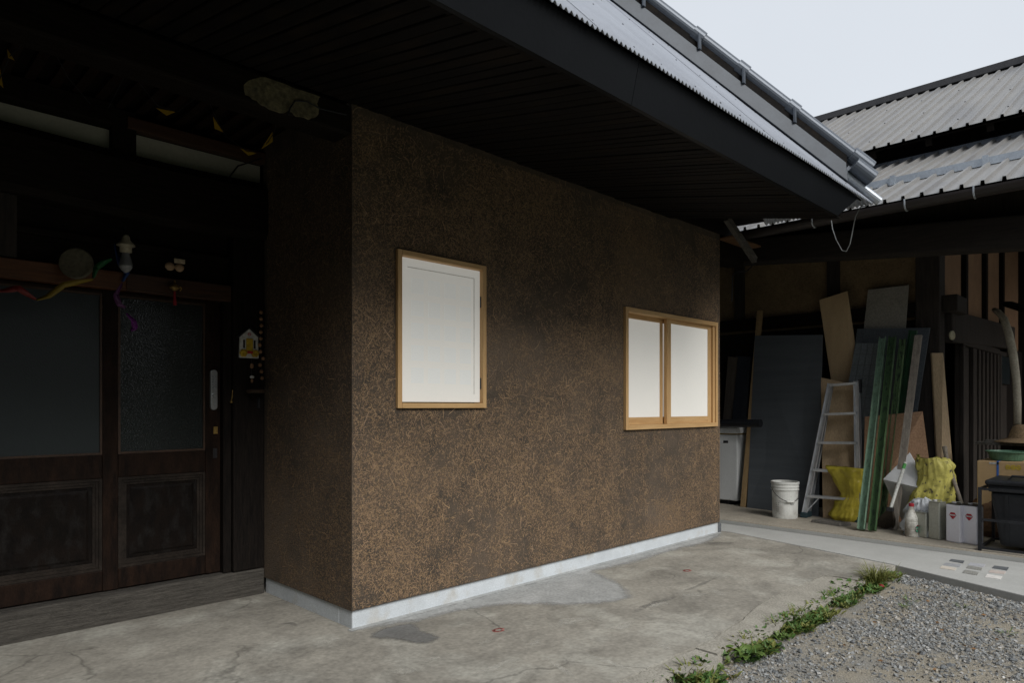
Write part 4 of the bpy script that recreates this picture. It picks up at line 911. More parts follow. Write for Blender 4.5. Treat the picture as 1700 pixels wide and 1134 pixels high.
board('leaning_board', [(5.264, -0.485, 0.05), (5.386, -0.818, 0.05), (5.62, -0.719, 1.42), (5.62, -0.333, 1.514)], .012, pm('plywood_b', (.456, .336, .204), (.396, .288, .174), scale=3, stretch=(1, 3, .6), rough=.7), 'shorter plywood board right behind the stepladder')
board('leaning_board', [(5.80, -.50, .05), (5.80, -.98, .05), (5.92, -1.106, 2.46), (5.92, -0.713, 2.458)], .012, pm('pale_panel', (.26, .25, .22), (.235, .225, .20), rough=.6, bump=.02), 'pale grey-green panel rising behind the green channels')
board('leaning_board', [(5.62, -.42, .05), (5.62, -1.11, .05), (5.82, -1.322, 1.991), (5.82, -0.636, 2.035)], .014, pm('bluegrey_sheet', (.075, .088, .10), (.065, .075, .088), rough=.5), 'wide blue-grey sheet behind the green channels')
gp_ = [(5.50, -.40, .05), (5.50, -.72, .05), (5.7, -0.903, 1.854), (5.7, -0.663, 1.87)]
gpn = thing('ribbed_panel', (5.5, -.55, .05), 'grey panel with a square grid between plywood and green channels', 'panel')
MB().slab(gp_, .008).build('sheet', pm('grid_sheet', (.13, .15, .16), (.11, .128, .137), rough=.4), gpn)
gb = MB(); A, Bp, Cp, Dp = [Vector(p) for p in gp_]
for i in range(1, 4): gb.bar(A.lerp(Bp, i/4)-Vector((.003, 0, 0)), Dp.lerp(Cp, i/4)-Vector((.003, 0, 0)), .005, .004)
for i in range(1, 16): gb.bar(A.lerp(Dp, i/16)-Vector((.003, 0, 0)), Bp.lerp(Cp, i/16)-Vector((.003, 0, 0)), .005, .004)
gb.build('grid', pm('grid_line', (.09, .10, .105), rough=.5), gpn)
board('leaning_board', [(5.242, -0.875, 0.05), (5.846, -1.379, 0.05), (5.45, -1.349, 1.154), (5.45, -0.831, 1.096)], .006, pm('hardboard', (.36, .22, .135), (.31, .19, .115), rough=.7, bump=.03), 'brown hardboard sheet leaning behind the weathered plank')
board('leaning_plank', [(5.867, -1.4, 0.05), (5.99, -1.524, 0.05), (5.86, -1.428, 1.734), (5.86, -1.328, 1.739)], .025, pm('tan_plank', (.480, .360, .228), (.384, .288, .180), scale=3, stretch=(4, 4, .5)), 'tan plank leaning against the dark corner post', 'plank')
# bucket
bc = Vector((5.01, -.20, .05)); bk = thing('bucket', bc, 'white plastic bucket with wire handle beside the stepladder', 'bucket')
bkm = pm('bucket_plastic', (.74, .75, .72), (.65, .66, .63), scale=5, rough=.45, bump=.02, fineamt=.06, c3=(.46, .45, .42), s3=6)
BR_ = .128
MB().lathe([(0, 0), (BR_*.93, 0), (BR_*.95, .01), (BR_*1.0, .29), (BR_*1.07, .292), (BR_*1.07, .302), (BR_*1.02, .304), (BR_*1.02, .318), (BR_*1.06, .32), (BR_*1.06, .33), (BR_*1.03, .332), (BR_*1.03, .352), (BR_*1.08, .354), (BR_*1.08, .375), (BR_*1.0, .376), (BR_*.98, .30), (BR_*.9, .01), (0, .008)], bc, 36).build('body', bkm, bk, smooth=False)
hnd = []
for i in range(13):
    t = math.pi*i/12; a = R(205)+0
    ax_ = Vector((math.cos(R(-45)), math.sin(R(-45)), 0)); fr_ = Vector((-.7071, -.7071, 0))
    hnd.append(bc + ax_*math.cos(t)*BR_*1.09 + fr_*math.sin(t)*.145*1.0 + Vector((0, 0, .31 - math.sin(t)*.13)))
MB().tube(hnd, .0035, 6).build('handle', M['darkmetal'], bk)
MB().tube([hnd[5], hnd[6], hnd[7]], .010, 8).build('grip', bkm, bk)
prn = MB(); pr_m = pm('print_ink', (.16, .17, .17), rough=.6)
def on_bucket(an, z, w, h):
    r_ = BR_*(.95+.05*z/.29)+.0008; a0_, a1_ = an-w/2/r_, an+w/2/r_
    prn.add([(bc.x+r_*math.cos(a0_), bc.y+r_*math.sin(a0_), .05+z), (bc.x+r_*math.cos(a1_), bc.y+r_*math.sin(a1_), .05+z), (bc.x+r_*math.cos(a1_), bc.y+r_*math.sin(a1_), .05+z+h), (bc.x+r_*math.cos(a0_), bc.y+r_*math.sin(a0_), .05+z+h)], [(0,1,2,3)])
for k in range(9): on_bucket(R(168), .05+k*.022, random.uniform(.03, .05), .004)
prn.build('print', pr_m, bk); prn = MB()
for k in range(20):
    an = 2*math.pi*k/20; on_bucket(R(236)+.022*math.cos(an)/BR_, .165+.022*math.sin(an), .006, .004)
for k in range(4): on_bucket(R(236), .153+k*.007, .026, .0025)
prn.build('emblem', pr_m, bk)
# stepladder
al = pm('aluminium', (.54, .56, .58), (.44, .455, .47), scale=6, stretch=(1, 1, .3), rough=.4, metal=.55, bump=.05, fineamt=.12)
ld = thing('stepladder', (5.096, -0.63, 0.05), 'folded aluminium stepladder leaning against the plywood boards', 'ladder')
fl_, fr2 = Vector((5.143, -0.343, 0.06)), Vector((5.225, -0.842, 0.06)); tl_, tr_ = Vector((5.46, -0.492, 1.441)), Vector((5.46, -0.748, 1.459))
back = Vector((.085, 0, 0))
def chan(p, q, w, d, t, mat, name, parent, up=(-1, 0, 0), flip=1):
    p = Vector(p); q = Vector(q); dd = (q-p).normalized(); x = dd.cross(Vector(up)).normalized(); y = x.cross(dd).normalized()
    if y.x > 0: y = -y
    mb = MB()
    def strip_(a0, a1, b0, b1):
        mb.hexa([p+x*a0+y*b0, p+x*a1+y*b0, q+x*a1+y*b0, q+x*a0+y*b0, p+x*a0+y*b1, p+x*a1+y*b1, q+x*a1+y*b1, q+x*a0+y*b1])
    strip_(-w/2, w/2, 0, t); strip_(-w/2, -w/2+t, t+.0001, d); strip_(w/2-t, w/2, t+.0001, d)
    return mb.build(name, mat, parent)
for p, q in ((fl_, tl_), (fr2, tr_)):
    chan(p, q, .05, .024, .004, al, 'front_rail', ld)
    chan(p + back + Vector((.03, 0, 0)), q + back*.5, .04, .02, .004, al, 'rear_rail', ld)
for k, t in enumerate((.15, .345, .55, .765, .985)):
    a_, b_ = fl_.lerp(tl_, t), fr2.lerp(tr_, t)
    MB().hexa([a_+Vector((-.03, 0, -.012)), b_+Vector((-.03, 0, -.012)), b_+Vector((.045, 0, -.012)), a_+Vector((.045, 0, -.012)), a_+Vector((-.03, 0, .014)), b_+Vector((-.03, 0, .014)), b_+Vector((.045, 0, .014)), a_+Vector((.045, 0, .014))]).build('step', al, ld, bevel=.003)
    a2, b2 = a_+back*(1-.5*t), b_+back*(1-.5*t)
    if k in (1, 3): MB().bar(a2, b2, .025, .02).build('rear_brace', al, ld)
for p in (fl_, fr2, fl_+back, fr2+back): MB().box((p.x-.03, p.y-.035, .05), (p.x+.03, p.y+.035, .105)).build('rubber_foot', pm('teal_rubber', (.025, .05, .06), rough=.6), ld, bevel=.008)
MB().bar(fl_+Vector((-.005, 0, .03)), fl_.lerp(fr2, .22).lerp(tl_.lerp(tr_, .22), .14), .016, .008).build('stay', al, ld)
MB().bar(fr2+Vector((-.005, 0, .03)), fr2.lerp(fl_, .18).lerp(tr_.lerp(tl_, .18), .14), .016, .008).build('stay', al, ld)
MB().box((tr_.x-.02, tr_.y-.04, tr_.z-.12), (tr_.x+.05, tr_.y-.018, tr_.z+.02)).build('hinge_lock', M['blacksteel'], ld, bevel=.006)
# bags
ybag = pm('yellow_plastic', (.50, .42, .05), (.40, .33, .04), scale=6, rough=.35, bump=.6, bdist=.03, bscale=9, fineamt=.06)
def bag(name, c, r, prof, mat, seed, fold=.14, nu=72, nv=44, base=.05, top=.6):
    # prof: list of (height fraction, half-width scale, sideways shift)
    mb = MB()
    def at(t):
        for (t0, w0, s0), (t1, w1, s1) in zip(prof, prof[1:]):
            if t <= t1:
                f_ = (t-t0)/(t1-t0); f_ = f_*f_*(3-2*f_); return w0+(w1-w0)*f_, s0+(s1-s0)*f_
        return prof[-1][1:]
    for i in range(nv+1):
        t = i/nv; w, sh = at(t)
        for j in range(nu):
            a = 2*math.pi*j/nu; ca, sa = math.cos(a), math.sin(a)
            d = 1 + fold*mnoise.noise((ca*2.0+seed, sa*2.0, t*2.2)) + fold*1.1*abs(mnoise.noise((ca*4.5+seed, sa*4.5+t*1.5, t*1.4))) + fold*.9*abs(mnoise.noise((ca*8+seed, sa*8+t, t*4))) + fold*.45*abs(mnoise.noise((ca*17, sa*17+seed, t*11)))
            z = base + (top-base)*t + (.05*mnoise.noise((ca*2+seed, sa*2, 7))*t if t > .3 else 0)
            mb.v.append((c[0]+r[0]*w*d*ca*(1-.35*t), c[1]+r[1]*w*d*sa+sh, z))
    for i in range(nv):
        for j in range(nu): mb.f.append((i*nu+j, i*nu+(j+1) % nu, (i+1)*nu+(j+1) % nu, (i+1)*nu+j))
    mb.f += [tuple(range(nu-1, -1, -1)), tuple(nv*nu+j for j in range(nu))]
    return mb.build(name, mat, None, smooth=True)
tag(bag('plastic_bag', (5.27, -.745), (.09, .15), [(0, .75, .02), (.08, .95, .02), (.3, .8, 0), (.5, .55, -.02), (.75, .85, 0), (1, 1.05, .03)], ybag, 2., fold=.34, top=.58), 'clean yellow plastic bag behind the stepladder', 'bag')
dirty = pm('dirty_yellow_sack', (.55, .50, .12), (.44, .40, .11), scale=5, rough=.5, bump=.7, bdist=.03, bscale=7, fine=30, fineamt=.12, c3=(.08, .07, .05), s3=26, l3=.6, h3=.68)
tag(bag('sack', (5.14, -1.50), (.11, .165), [(0, .85, .0), (.1, 1.0, 0), (.45, .85, 0), (.75, .68, -.03), (.9, .72, -.02), (1, .62, 0)], dirty, 5., fold=.32, top=.73), 'soiled yellow sack standing behind the tins', 'sack')
wbag = pm('white_bag', (.54, .57, .60), (.45, .475, .50), scale=7, rough=.5, bump=.6, bdist=.02, bscale=12, fineamt=.06)
tag(bag('plastic_bag', (4.90, -1.50), (.10, .15), [(0, .9, 0), (.2, 1, 0), (.7, .8, 0), (.93, .45, .02), (1, .2, .02)], wbag, 9., fold=.32, top=.37), 'crumpled grey-white plastic bag in front of the soiled sack', 'bag')
tag(bag('sack', (5.35, -1.98), (.17, .20), [(0, .8, 0), (.15, 1, 0), (.6, .95, 0), (.9, .5, 0), (1, .15, 0)], pm('brown_sack', (.16, .09, .05), (.11, .065, .038), rough=.7, bump=.4, bdist=.02, bscale=10), 12., fold=.12, top=.50), 'round brown sack beside the black bin', 'sack')
MB_ = MB().hexa([(4.90, -.50, .05), (4.84, -.80, .05), (5.0, -.86, .05), (5.06, -.54, .05), (4.91, -.51, .077), (4.86, -.79, .082), (5.0, -.84, .08), (5.05, -.55, .077)])
tag(MB_.build('stone_slab', pm('dark_stone', (.14, .13, .115), (.10, .094, .085), rough=.9, bump=.4), bevel=.006), 'thin dark stone slab on the floor before the ladder', 'stone')
# green steel channels
def gm(i, a, b): return pm('green_paint_%d' % i, a, b, scale=5, stretch=(3, 3, .8), rough=.45, bump=.1, fineamt=.15, c3=(.12, .18, .125) if i == 0 else (.03, .05, .03), s3=16, l3=.52, h3=.62)
CH = [((4.75, -1.027, 0.05), (5.62, -0.955, 1.894), .062, gm(0, (.21, .32, .23), (.15, .24, .17)), 'leftmost pale green steel channel of the leaning bundle'),
      ((4.756, -1.118, 0.05), (5.62, -1.044, 1.9), .062, gm(1, (.07, .13, .055), (.045, .09, .038)), 'olive green steel channel second from the left in the bundle'),
      ((5.232, -1.058, 0.05), (5.66, -1.126, 1.873), .05, gm(2, (.12, .20, .085), (.075, .13, .058)), 'third green steel channel, scuffed, in the bundle'),
      ((5.576, -1.007, 0.05), (5.7, -1.208, 1.961), .07, gm(3, (.018, .075, .03), (.012, .05, .022)), 'dark green steel channel at the right of the bundle')]
for p, q, w_, m_, lab in CH:
    o = chan(Vector(p)+Vector((0, 0, .01)), q, w_, .045, .005, m_, 'steel_channel', None)
    tag(o, lab, 'channel', 'green steel channels')
tag(MB().bar((5.022, -1.213, 0.05), (5.56, -1.286, 1.896), .062, .03, up=(-1, 0, 0)).build('leaning_plank', pm('grey_plank', (.28, .25, .21), (.17, .15, .13), scale=6, stretch=(6, 6, .8), rough=.85, bump=.4, fineamt=.3)), 'weathered grey plank with paint specks beside the green channels', 'plank')
# broom
br = thing('broom', (5.031, -1.133, 0.05), 'worn broom with white handle standing before the plank', 'broom')
p, q = Vector((4.86, -1.233, 0.26)), Vector((5.05, -1.306, 0.682))
MB().tube([p, q], .014, 10).build('handle', mini((.55, .56, .53), 'broom_white', .4), br)
MB().tube([p.lerp(q, .86), p.lerp(q, .97)], .0148, 10).build('label_band', mini((.08, .3, .08), 'label_green'), br)
bs = MB(); bm_ = pm('bristle', (.10, .08, .06), (.06, .05, .042), rough=.9, fineamt=.3)
for k in range(160):
    u, v = random.uniform(-1, 1), random.uniform(-1, 1)
    e = Vector((5.035, -1.137, 0.05)) + Vector((v*.03, -u*.085, abs(u)*.015 + random.uniform(0, .012)))
    s_ = p + Vector((v*.012, -u*.022, -.005)); bs.tube([s_, s_.lerp(e, .5)+Vector((0, -u*.012, 0)), e], [.003, .004, .003], 4, cap=False)
bs.build('bristles', bm_, br); bpy.data.objects['bristles']['kind'] = 'stuff'
MB().box(p-Vector((.02, .03, .02)), p+Vector((.02, .03, .02))).build('ferrule', M['darkmetal'], br, bevel=.006)
# printed white carton sheet
cs_ = thing('carton_sheet', (5.974, -1.087, 0.05), 'flattened white carton with green and red print leaning behind the broom', 'carton')
q4 = [Vector(v) for v in ((5.459, -1.175, 0.06), (5.1, -1.503, 0.433), (5.24, -1.291, 0.761), (5.12, -1.097, 0.505))]
MB().slab(q4, .006).build('sheet', pm('white_card', (.64, .65, .66), (.58, .59, .60), rough=.8, bump=.03, fineamt=.05), cs_)
def onq(u, v, e=.0015):
    a = q4[0].lerp(q4[1], u); b = q4[3].lerp(q4[2], u); n_ = (q4[1]-q4[0]).cross(q4[3]-q4[0]).normalized(); return a.lerp(b, v) + n_*e
ink = {'green': pm('green_ink', (.05, .14, .08)), 'red': pm('red_ink', (.13, .03, .025)), 'grey': pm('grey_ink', (.10, .10, .10))}
for nm, u0, u1, v0, v1 in [('red', .30, .33, .45, .85), ('red', .62, .65, .62, .80), ('green', .12, .15, .5, .85), ('green', .18, .21, .5, .8), ('green', .38, .41, .45, .7), ('green', .44, .46, .45, .66), ('grey', .66, .68, .2, .35), ('grey', .71, .73, .2, .32), ('grey', .76, .78, .2, .34)]:
    MB().add([onq(u0, v0), onq(u1, v0), onq(u1, v1), onq(u0, v1)], [(0,1,2,3)]).build('print_'+nm, ink[nm], cs_)
# bottle and tins
bo = Vector((4.779, -1.426, 0.05)); bot = thing('bottle', bo, 'grimy white plastic bottle with red cap beside the tins', 'bottle')
MB().lathe([(0, 0), (.047, 0), (.051, .006), (.051, .06), (.049, .065), (.051, .07), (.051, .13), (.049, .134), (.051, .14), (.050, .16), (.040, .19), (.026, .225), (.020, .24), (.019, .268), (0, .268)], bo, 28).build('body', pm('grimy_plastic', (.66, .66, .61), (.5, .49, .44), scale=12, rough=.45, fineamt=.2, c3=(.25, .23, .19), s3=9), bot, smooth=False)
MB().lathe([(.021, .266), (.0215, .27), (.0215, .29), (.018, .294), (0, .294)], bo, 20).build('cap', mini((.30, .02, .03), 'red_cap', .4), bot)
lg = MB(); r_ = .0516
def lp(an, z): return (bo.x + r_*math.cos(an), bo.y + r_*math.sin(an), .05+z)
def ringarc(mb, ca, cz, rr, w_, a0_, a1_, n=14):
    for i in range(n):
        t0, t1 = a0_+(a1_-a0_)*i/n, a0_+(a1_-a0_)*(i+1)/n
        mb.add([lp(ca+(rr-w_)*math.cos(t0)/.0516, cz+(rr-w_)*math.sin(t0)), lp(ca+rr*math.cos(t0)/.0516, cz+rr*math.sin(t0)), lp(ca+rr*math.cos(t1)/.0516, cz+rr*math.sin(t1)), lp(ca+(rr-w_)*math.cos(t1)/.0516, cz+(rr-w_)*math.sin(t1))], [(0,1,2,3)])
LA = R(258)
m1 = MB(); ringarc(m1, LA, .07, .030, .030, 0, 2*math.pi, 20); m1.build('emblem_disc', pm('black_ink', (.02, .02, .02)), bot)
r_ = .0522; m2 = MB(); ringarc(m2, LA, .07, .023, .012, .3, 2.6); ringarc(m2, LA, .07, .023, .012, 3.4, 5.8); m2.build('emblem_green', pm('emblem_green', (.10, .36, .22)), bot)
m3 = MB(); ringarc(m3, LA, .07, .037, .006, -1.0, 1.9); m3.build('emblem_red', pm('emblem_red', (.35, .03, .04)), bot)
tin = pm('tin_plate', (.44, .45, .40), (.36, .37, .33), scale=4, rough=.35, metal=.65, bump=.05, fineamt=.12)
whitetin = pm('white_tin', (.74, .74, .80), (.70, .70, .75), scale=3, rough=.3, bump=.01, fineamt=.03)
ROT = R(-18)
def can(name, c, w, d, h, mat, label, emblem, group=None):
    t = thing(name, (c[0], c[1], .05), label, 'can', group)
    rbox(MB(), c, d, w, h, ROT, .05).build('body', mat, t, bevel=.010, seg=3)
    rbox(MB(), c, d*.98, w*.98, .006, ROT, .05+h+.0005).build('rim', M['darkmetal'] if emblem else tin, t, bevel=.002)
    cx, cy = c[0]+.01, c[1]-.0
    MB().lathe([(.018, 0), (.018, .012), (0, .012)], (cx, cy+.02, .05+h+.007), 16).build('cap', mini((.5, .5, .5), 'cap_white', .4), t)
    hd = MB().tube([(cx, cy-w*.3, .05+h+.006), (cx, cy-w*.28, .05+h+.018), (cx, cy+w*.05, .05+h+.018), (cx, cy+w*.07, .05+h+.006)], .004, 6).build('handle', tin, t)
    if emblem:
        ca, sa = math.cos(ROT), math.sin(ROT); fx_, fy_ = c[0]-ca*(d/2+.0012), c[1]-sa*(d/2+.0012)
        def fp(u, z, e=0): return (fx_ - sa*u*-1*-1 - ca*e, fy_ + ca*u - sa*e, .05+h*.72+z)
        def fpp(u, z, e=0): return (fx_ - sa*u - ca*e, fy_ + ca*u - sa*e, .05+h*.72+z)
        s_ = .030
        MB().add([fpp(u*s_, z*s_) for u, z in [(-1,0),(-.55,.75),(.55,.75),(1,0),(.5,-.72),(.3,-.72),(.3,-1.05),(-.3,-1.05),(-.3,-.72),(-.5,-.72)]], [tuple(range(10))]).build('emblem', pm('emblem_crimson', (.42, .02, .035), rough=.4), t)
        MB().add([fpp(u*s_, z*s_, .0008) for u, z in [(-.82,-.17),(-.82,.2),(.82,.2),(.82,-.17)]], [(0,1,2,3)]).build('emblem_band', pm('band_white', (.6, .58, .6), rough=.4), t)
    return t
can('tin_can', (4.823, -1.509, 0.05)[:2], .098, .085, .215, tin, 'shorter bare tin can right of the white bottle', False)
can('tin_can', (4.815, -1.617, 0.05)[:2], .098, .105, .32, tin, 'taller bare tin can between the short tin and white cans', False)
can('paint_can', (4.78, -1.767, 0.05)[:2], .118, .105, .32, whitetin, 'white can with red emblem, next to the tall tin', True, 'white cans with red emblems')
can('paint_can', (4.788, -1.882, 0.05)[:2], .118, .105, .32, whitetin, 'white can with red emblem, next to the black rack', True, 'white cans with red emblems')
tag(MB().tube([(5.32, -1.559, 0.826), (5.26, -1.591, 0.703), (4.92, -1.796, 0.293)], [.022, .017, .016], 10).build('garden_stake', pm('grey_handle', (.22, .19, .15), (.15, .13, .105), rough=.8)), 'weathered wooden stake leaning in front of the soiled sack', 'stake')
# black rack and bin
rk = thing('steel_rack', (4.411, -2.003, 0.05), 'black square-tube steel rack standing round the plastic bin', 'rack')
rx0, rx1, ry0, ry1, rz = 4.50, 5.02, -1.985, -2.78, .555
for x in (rx0, rx1):
    for y in (ry0, ry1): MB().box((x-.011, y-.011, .05), (x+.011, y+.011, rz)).build('post', M['blacksteel'], rk)
for z in (.075, .30, rz-.011):
    for x in (rx0, rx1):
        if z == .30 and x == rx1: continue
        MB().box((x-.009, ry0-.0115, z-.009), (x+.009, ry1+.0115, z+.009)).build('rail', M['blacksteel'], rk)
    for y in (ry0, ry1):
        if z == .30: continue
        MB().box((rx0+.0115, y-.009, z-.009), (rx1-.0115, y+.009, z+.009)).build('rail', M['blacksteel'], rk)
bn = thing('plastic_bin', (4.78, -2.4, .085), 'black lidded plastic bin inside the steel rack', 'bin')
MB().hexa([(4.60, -2.10, .086), (4.96, -2.10, .086), (4.96, -2.68, .086), (4.60, -2.68, .086), (4.56, -2.04, .52), (5.0, -2.04, .52), (5.0, -2.74, .52), (4.56, -2.74, .52)]).build('body', M['black'], bn, bevel=.03, seg=4)
MB().box((4.53, -2.01, .575), (5.05, -2.78, .615)).build('lid', M['black'], bn, bevel=.015, seg=3)
MB().box((4.55, -2.03, .5215), (5.02, -2.75, .5745)).build('rim', M['black'], bn, bevel=.008)
for y in (-2.15, -2.32, -2.5): MB().hexa([(4.594, y-.012, .10), (4.60, y-.012, .10), (4.60, y+.012, .10), (4.594, y+.012, .10), (4.555, y-.012, .50), (4.563, y-.012, .50), (4.563, y+.012, .50), (4.555, y+.012, .50)]).build('rib', M['black'], bn)
MB().tube([(4.66, -2.15, .612), (4.66, -2.17, .645), (4.66, -2.38, .645), (4.66, -2.40, .612)], .009, 8).build('handle', M['black'], bn)
MB().box((4.528, -2.28, .54), (4.5485, -2.42, .575)).build('latch', M['black'], bn, bevel=.005)
# carton with basin
cb_ = thing('cardboard_box', (5.42, -2.05, .05), 'brown cardboard box with blue strap and yellow marks', 'box')
kraft = pm('kraft_card', (.432, .300, .156), (.384, .264, .138), scale=3, rough=.8, bump=.03, fineamt=.06)
ca0 = (5.25, -1.825, 0.717); cz = ca0[2]
MB().box((5.25, ca0[1], .05), (5.65, ca0[1]-.385, cz)).build('carton', kraft, cb_, bevel=.005)
MB().box((5.247, ca0[1]-.145, .05), (5.2495, ca0[1]-.16, cz)).box((5.247, ca0[1]-.145, cz+.0005), (5.65, ca0[1]-.16, cz+.003)).build('strap', pm('blue_strap', (.04, .13, .42), rough=.4), cb_)
MB().box((5.247, ca0[1]-.09, cz-.025), (5.2495, ca0[1]-.16, cz-.008)).build('tape', pm('tape', (.5, .5, .48), rough=.3), cb_)
ymk = pm('yellow_ink', (.55, .42, .02), rough=.6); ym = MB()
for k in range(3):
    for i in range(9):
        a = 2*math.pi*i/9; yy = ca0[1]-.225-k*.038; zz = cz-.045
        ym.box((5.2475, yy+.014*math.cos(a)-.004, zz+.017*math.sin(a)-.004), (5.2492, yy+.014*math.cos(a)+.004, zz+.017*math.sin(a)+.004))
    ym.box((5.2475, yy-.012, zz-.003), (5.2492, yy+.008, zz+.003))
ym.build('yellow_mark', ymk, cb_)
bsn = Vector((5.45, ca0[1]-.19, cz)); 
tag(MB().lathe([(0, .004), (.115, .004), (.12, .006), (.15, .075), (.165, .078), (.165, .085), (.145, .086), (.112, .014), (0, .012)], bsn, 36).build('basin', pm('green_plastic', (.10, .20, .13), (.08, .165, .11), rough=.4, bump=.02)), 'green plastic basin on the cardboard box', 'basin')
tag(MB().box((5.12, -2.36, .63), (5.24, -2.75, .74)).build('blue_tub', pm('blue_plastic', (.05, .13, .30), rough=.4), bevel=.02, seg=3), 'blue plastic tub behind the black bin lid', 'tub')
tag(MB().box((5.1, -2.30, .05), (5.245, -2.8, .628)).build('crate', M['black'], bevel=.01), 'dark crate under the blue tub behind the bin', 'crate')
# work table, straw hat
tb = thing('work_table', (6.0, -2.2, .05), 'rough low work table with a worn board top', 'table')
t0 = (5.72, -1.712, 0.862); tz = t0[2]
for k in range(5):
    MB().box((5.72+k*.17, t0[1]+random.uniform(-.05, .02), tz-.025), (5.72+k*.17+.166, -3.4, tz+random.uniform(-.004, .004))).build('top_board', M['greywood'], tb, bevel=.003)
for x in (5.80, 6.45):
    for y in (t0[1]-.25, -3.2): MB().box((x-.035, y-.035, .05), (x+.035, y+.035, tz-.026)).build('leg', M['darkwoodz'], tb)
MB().box((5.78, t0[1]-.2, tz-.12), (5.82, -3.3, tz-.027)).build('apron', M['darkwood'], tb)
hc = Vector((5.86, -2.063, 0.886)); hc.z = tz
ht = MB().lathe([(0, .17), (.04, .168), (.075, .15), (.095, .09), (.11, .045), (.21, .012), (.215, .006), (.205, .004), (.1, .03), (0, .03)], hc, 40)
tag(ht.build('straw_hat', pm('hat_straw', (.30, .21, .12), (.22, .155, .09), scale=40, rough=.85, bump=.6, fine=90, fineamt=.35)), 'brown woven straw hat lying on the work table', 'hat')
pl = MB().tube([(6.35, -1.761, 2.182), (6.3, -1.81, 2.142), (6.25, -1.862, 2.066), (6.2, -1.909, 1.909), (6.15, -1.951, 1.698), (6.1, -1.982, 1.461), (6.05, -1.999, 1.229), (6.0, -2.006, 1.028)], [.022, .030, .034, .036, .036, .034, .032, .030], 12)
tag(pl.build('bent_pole', pm('barked_pole', (.36, .33, .26), (.28, .255, .20), scale=8, rough=.7, bump=.2), smooth=True), 'bleached bent pole curving up beside the old barn door', 'pole')
tag(MB().bar((6.5, -1.847, 2.249), (6.2, -2.131, 2.095), .10, .05).build('hanging_bar', M['darkwood'], bevel=.01), 'dark timber bar sticking out above the bent pole', 'timber')
tag(MB().lathe([(.02, 0), (.045, .004), (.045, .016), (.02, .02)], (5.836, -1.5, 1.901), 20, (-.3, -1, 0)).build('door_ring', mini((.36, .33, .22), 'bone_ring', .6)), 'pale round ring on the corner post by the barn door', 'ring')

# ================================================================== GRAVEL AND WEEDS
def in_gravel(x, y):
    if y > -1.56: return False
    # left of the walkway edge
    t = (y - wk1[1]) / dxy.y
    return x < wk1[0] + dxy.x*t - .02
def stones(name, N, x0, x1, y0, y1, smin, smax):
    base = np.array([(-1,-1,-1),(1,-1,-1),(1,1,-1),(-1,1,-1),(-1,-1,1),(1,-1,1),(1,1,1),(-1,1,1)], float)
    fc = np.array([(0,3,2,1),(4,5,6,7),(0,1,5,4),(1,2,6,5),(2,3,7,6),(3,0,4,7)])
    V = []; F = []; T = []; k = 0
    xs = rng.uniform(x0, x1, N); ys = rng.uniform(y0, y1, N)
    for i in range(N):
        x, y = xs[i], ys[i]
        if not in_gravel(x, y): continue
        d = mnoise.noise((x*1.6, y*1.6, 4)) + .6*mnoise.noise((x*5, y*5, 8))
        t_ = (y - wk1[1]) / dxy.y; near = wk1[0] + dxy.x*t_ - x
        if near < .28: d += .5
        if d < rng.uniform(-.45, .75): continue
        s = smin + (smax-smin)*rng.random()**4
        if near < .25: s *= 1.3
        b = base * rng.uniform(.55, 1.0, (8, 3)) * np.array([1, rng.uniform(.6, 1), rng.uniform(.35, .8)]) * s
        q = rng.normal(size=4); q /= np.linalg.norm(q); w, a, b_, c = q
        Rm = np.array([[1-2*(b_*b_+c*c), 2*(a*b_-c*w), 2*(a*c+b_*w)], [2*(a*b_+c*w), 1-2*(a*a+c*c), 2*(b_*c-a*w)], [2*(a*c-b_*w), 2*(b_*c+a*w), 1-2*(a*a+b_*b_)]])
        b = b @ Rm.T; b[:, 2] *= .8; b += np.array([x, y, gz_(x, y) + s*.25])
        V.append(b); F.append(fc + k); k += 8
        v = rng.uniform(.13, .36); u = rng.random()
        c = (v*.95, v*.985, v*.985) if u < .72 else ((v*1.08, v*1.0, v*.86) if u < .92 else (v*1.5, v*1.48, v*1.42))
        T += [(*c, 1)]*8
    me = bpy.data.meshes.new(name); me.from_pydata(np.concatenate(V).tolist(), [], np.concatenate(F).tolist())
    at = me.color_attributes.new('tint', 'FLOAT_COLOR', 'POINT'); at.data.foreach_set('color', np.array(T, dtype=np.float32).ravel())
    me.materials.append(M['stone']); o = link(name, me); return tag(o, 'grey crushed-stone gravel beside the concrete patio', 'gravel', kind='stuff')
def gz_(x, y): return -.052 + .018*mnoise.noise((x*1.1, y*1.1, 2)) + .006*mnoise.noise((x*5, y*5, 2))
gb_ = MB(); NX, NY = 90, 60
for j in range(NY+1):
    for i in range(NX+1):
        x = -2.2 + 6.6*i/NX; y = -4.2 + 2.66*j/NY
        gb_.v.append((x, y, gz_(x, y)))
for j in range(NY):
    for i in range(NX): gb_.f.append((j*(NX+1)+i, j*(NX+1)+i+1, (j+1)*(NX+1)+i+1, (j+1)*(NX+1)+i))
tag(gb_.build('yard', M['dirt'], None, smooth=True), None, None, kind='structure')
stones('gravel', 95000, .1, 4.0, -3.0, -1.56, .0024, .0115)

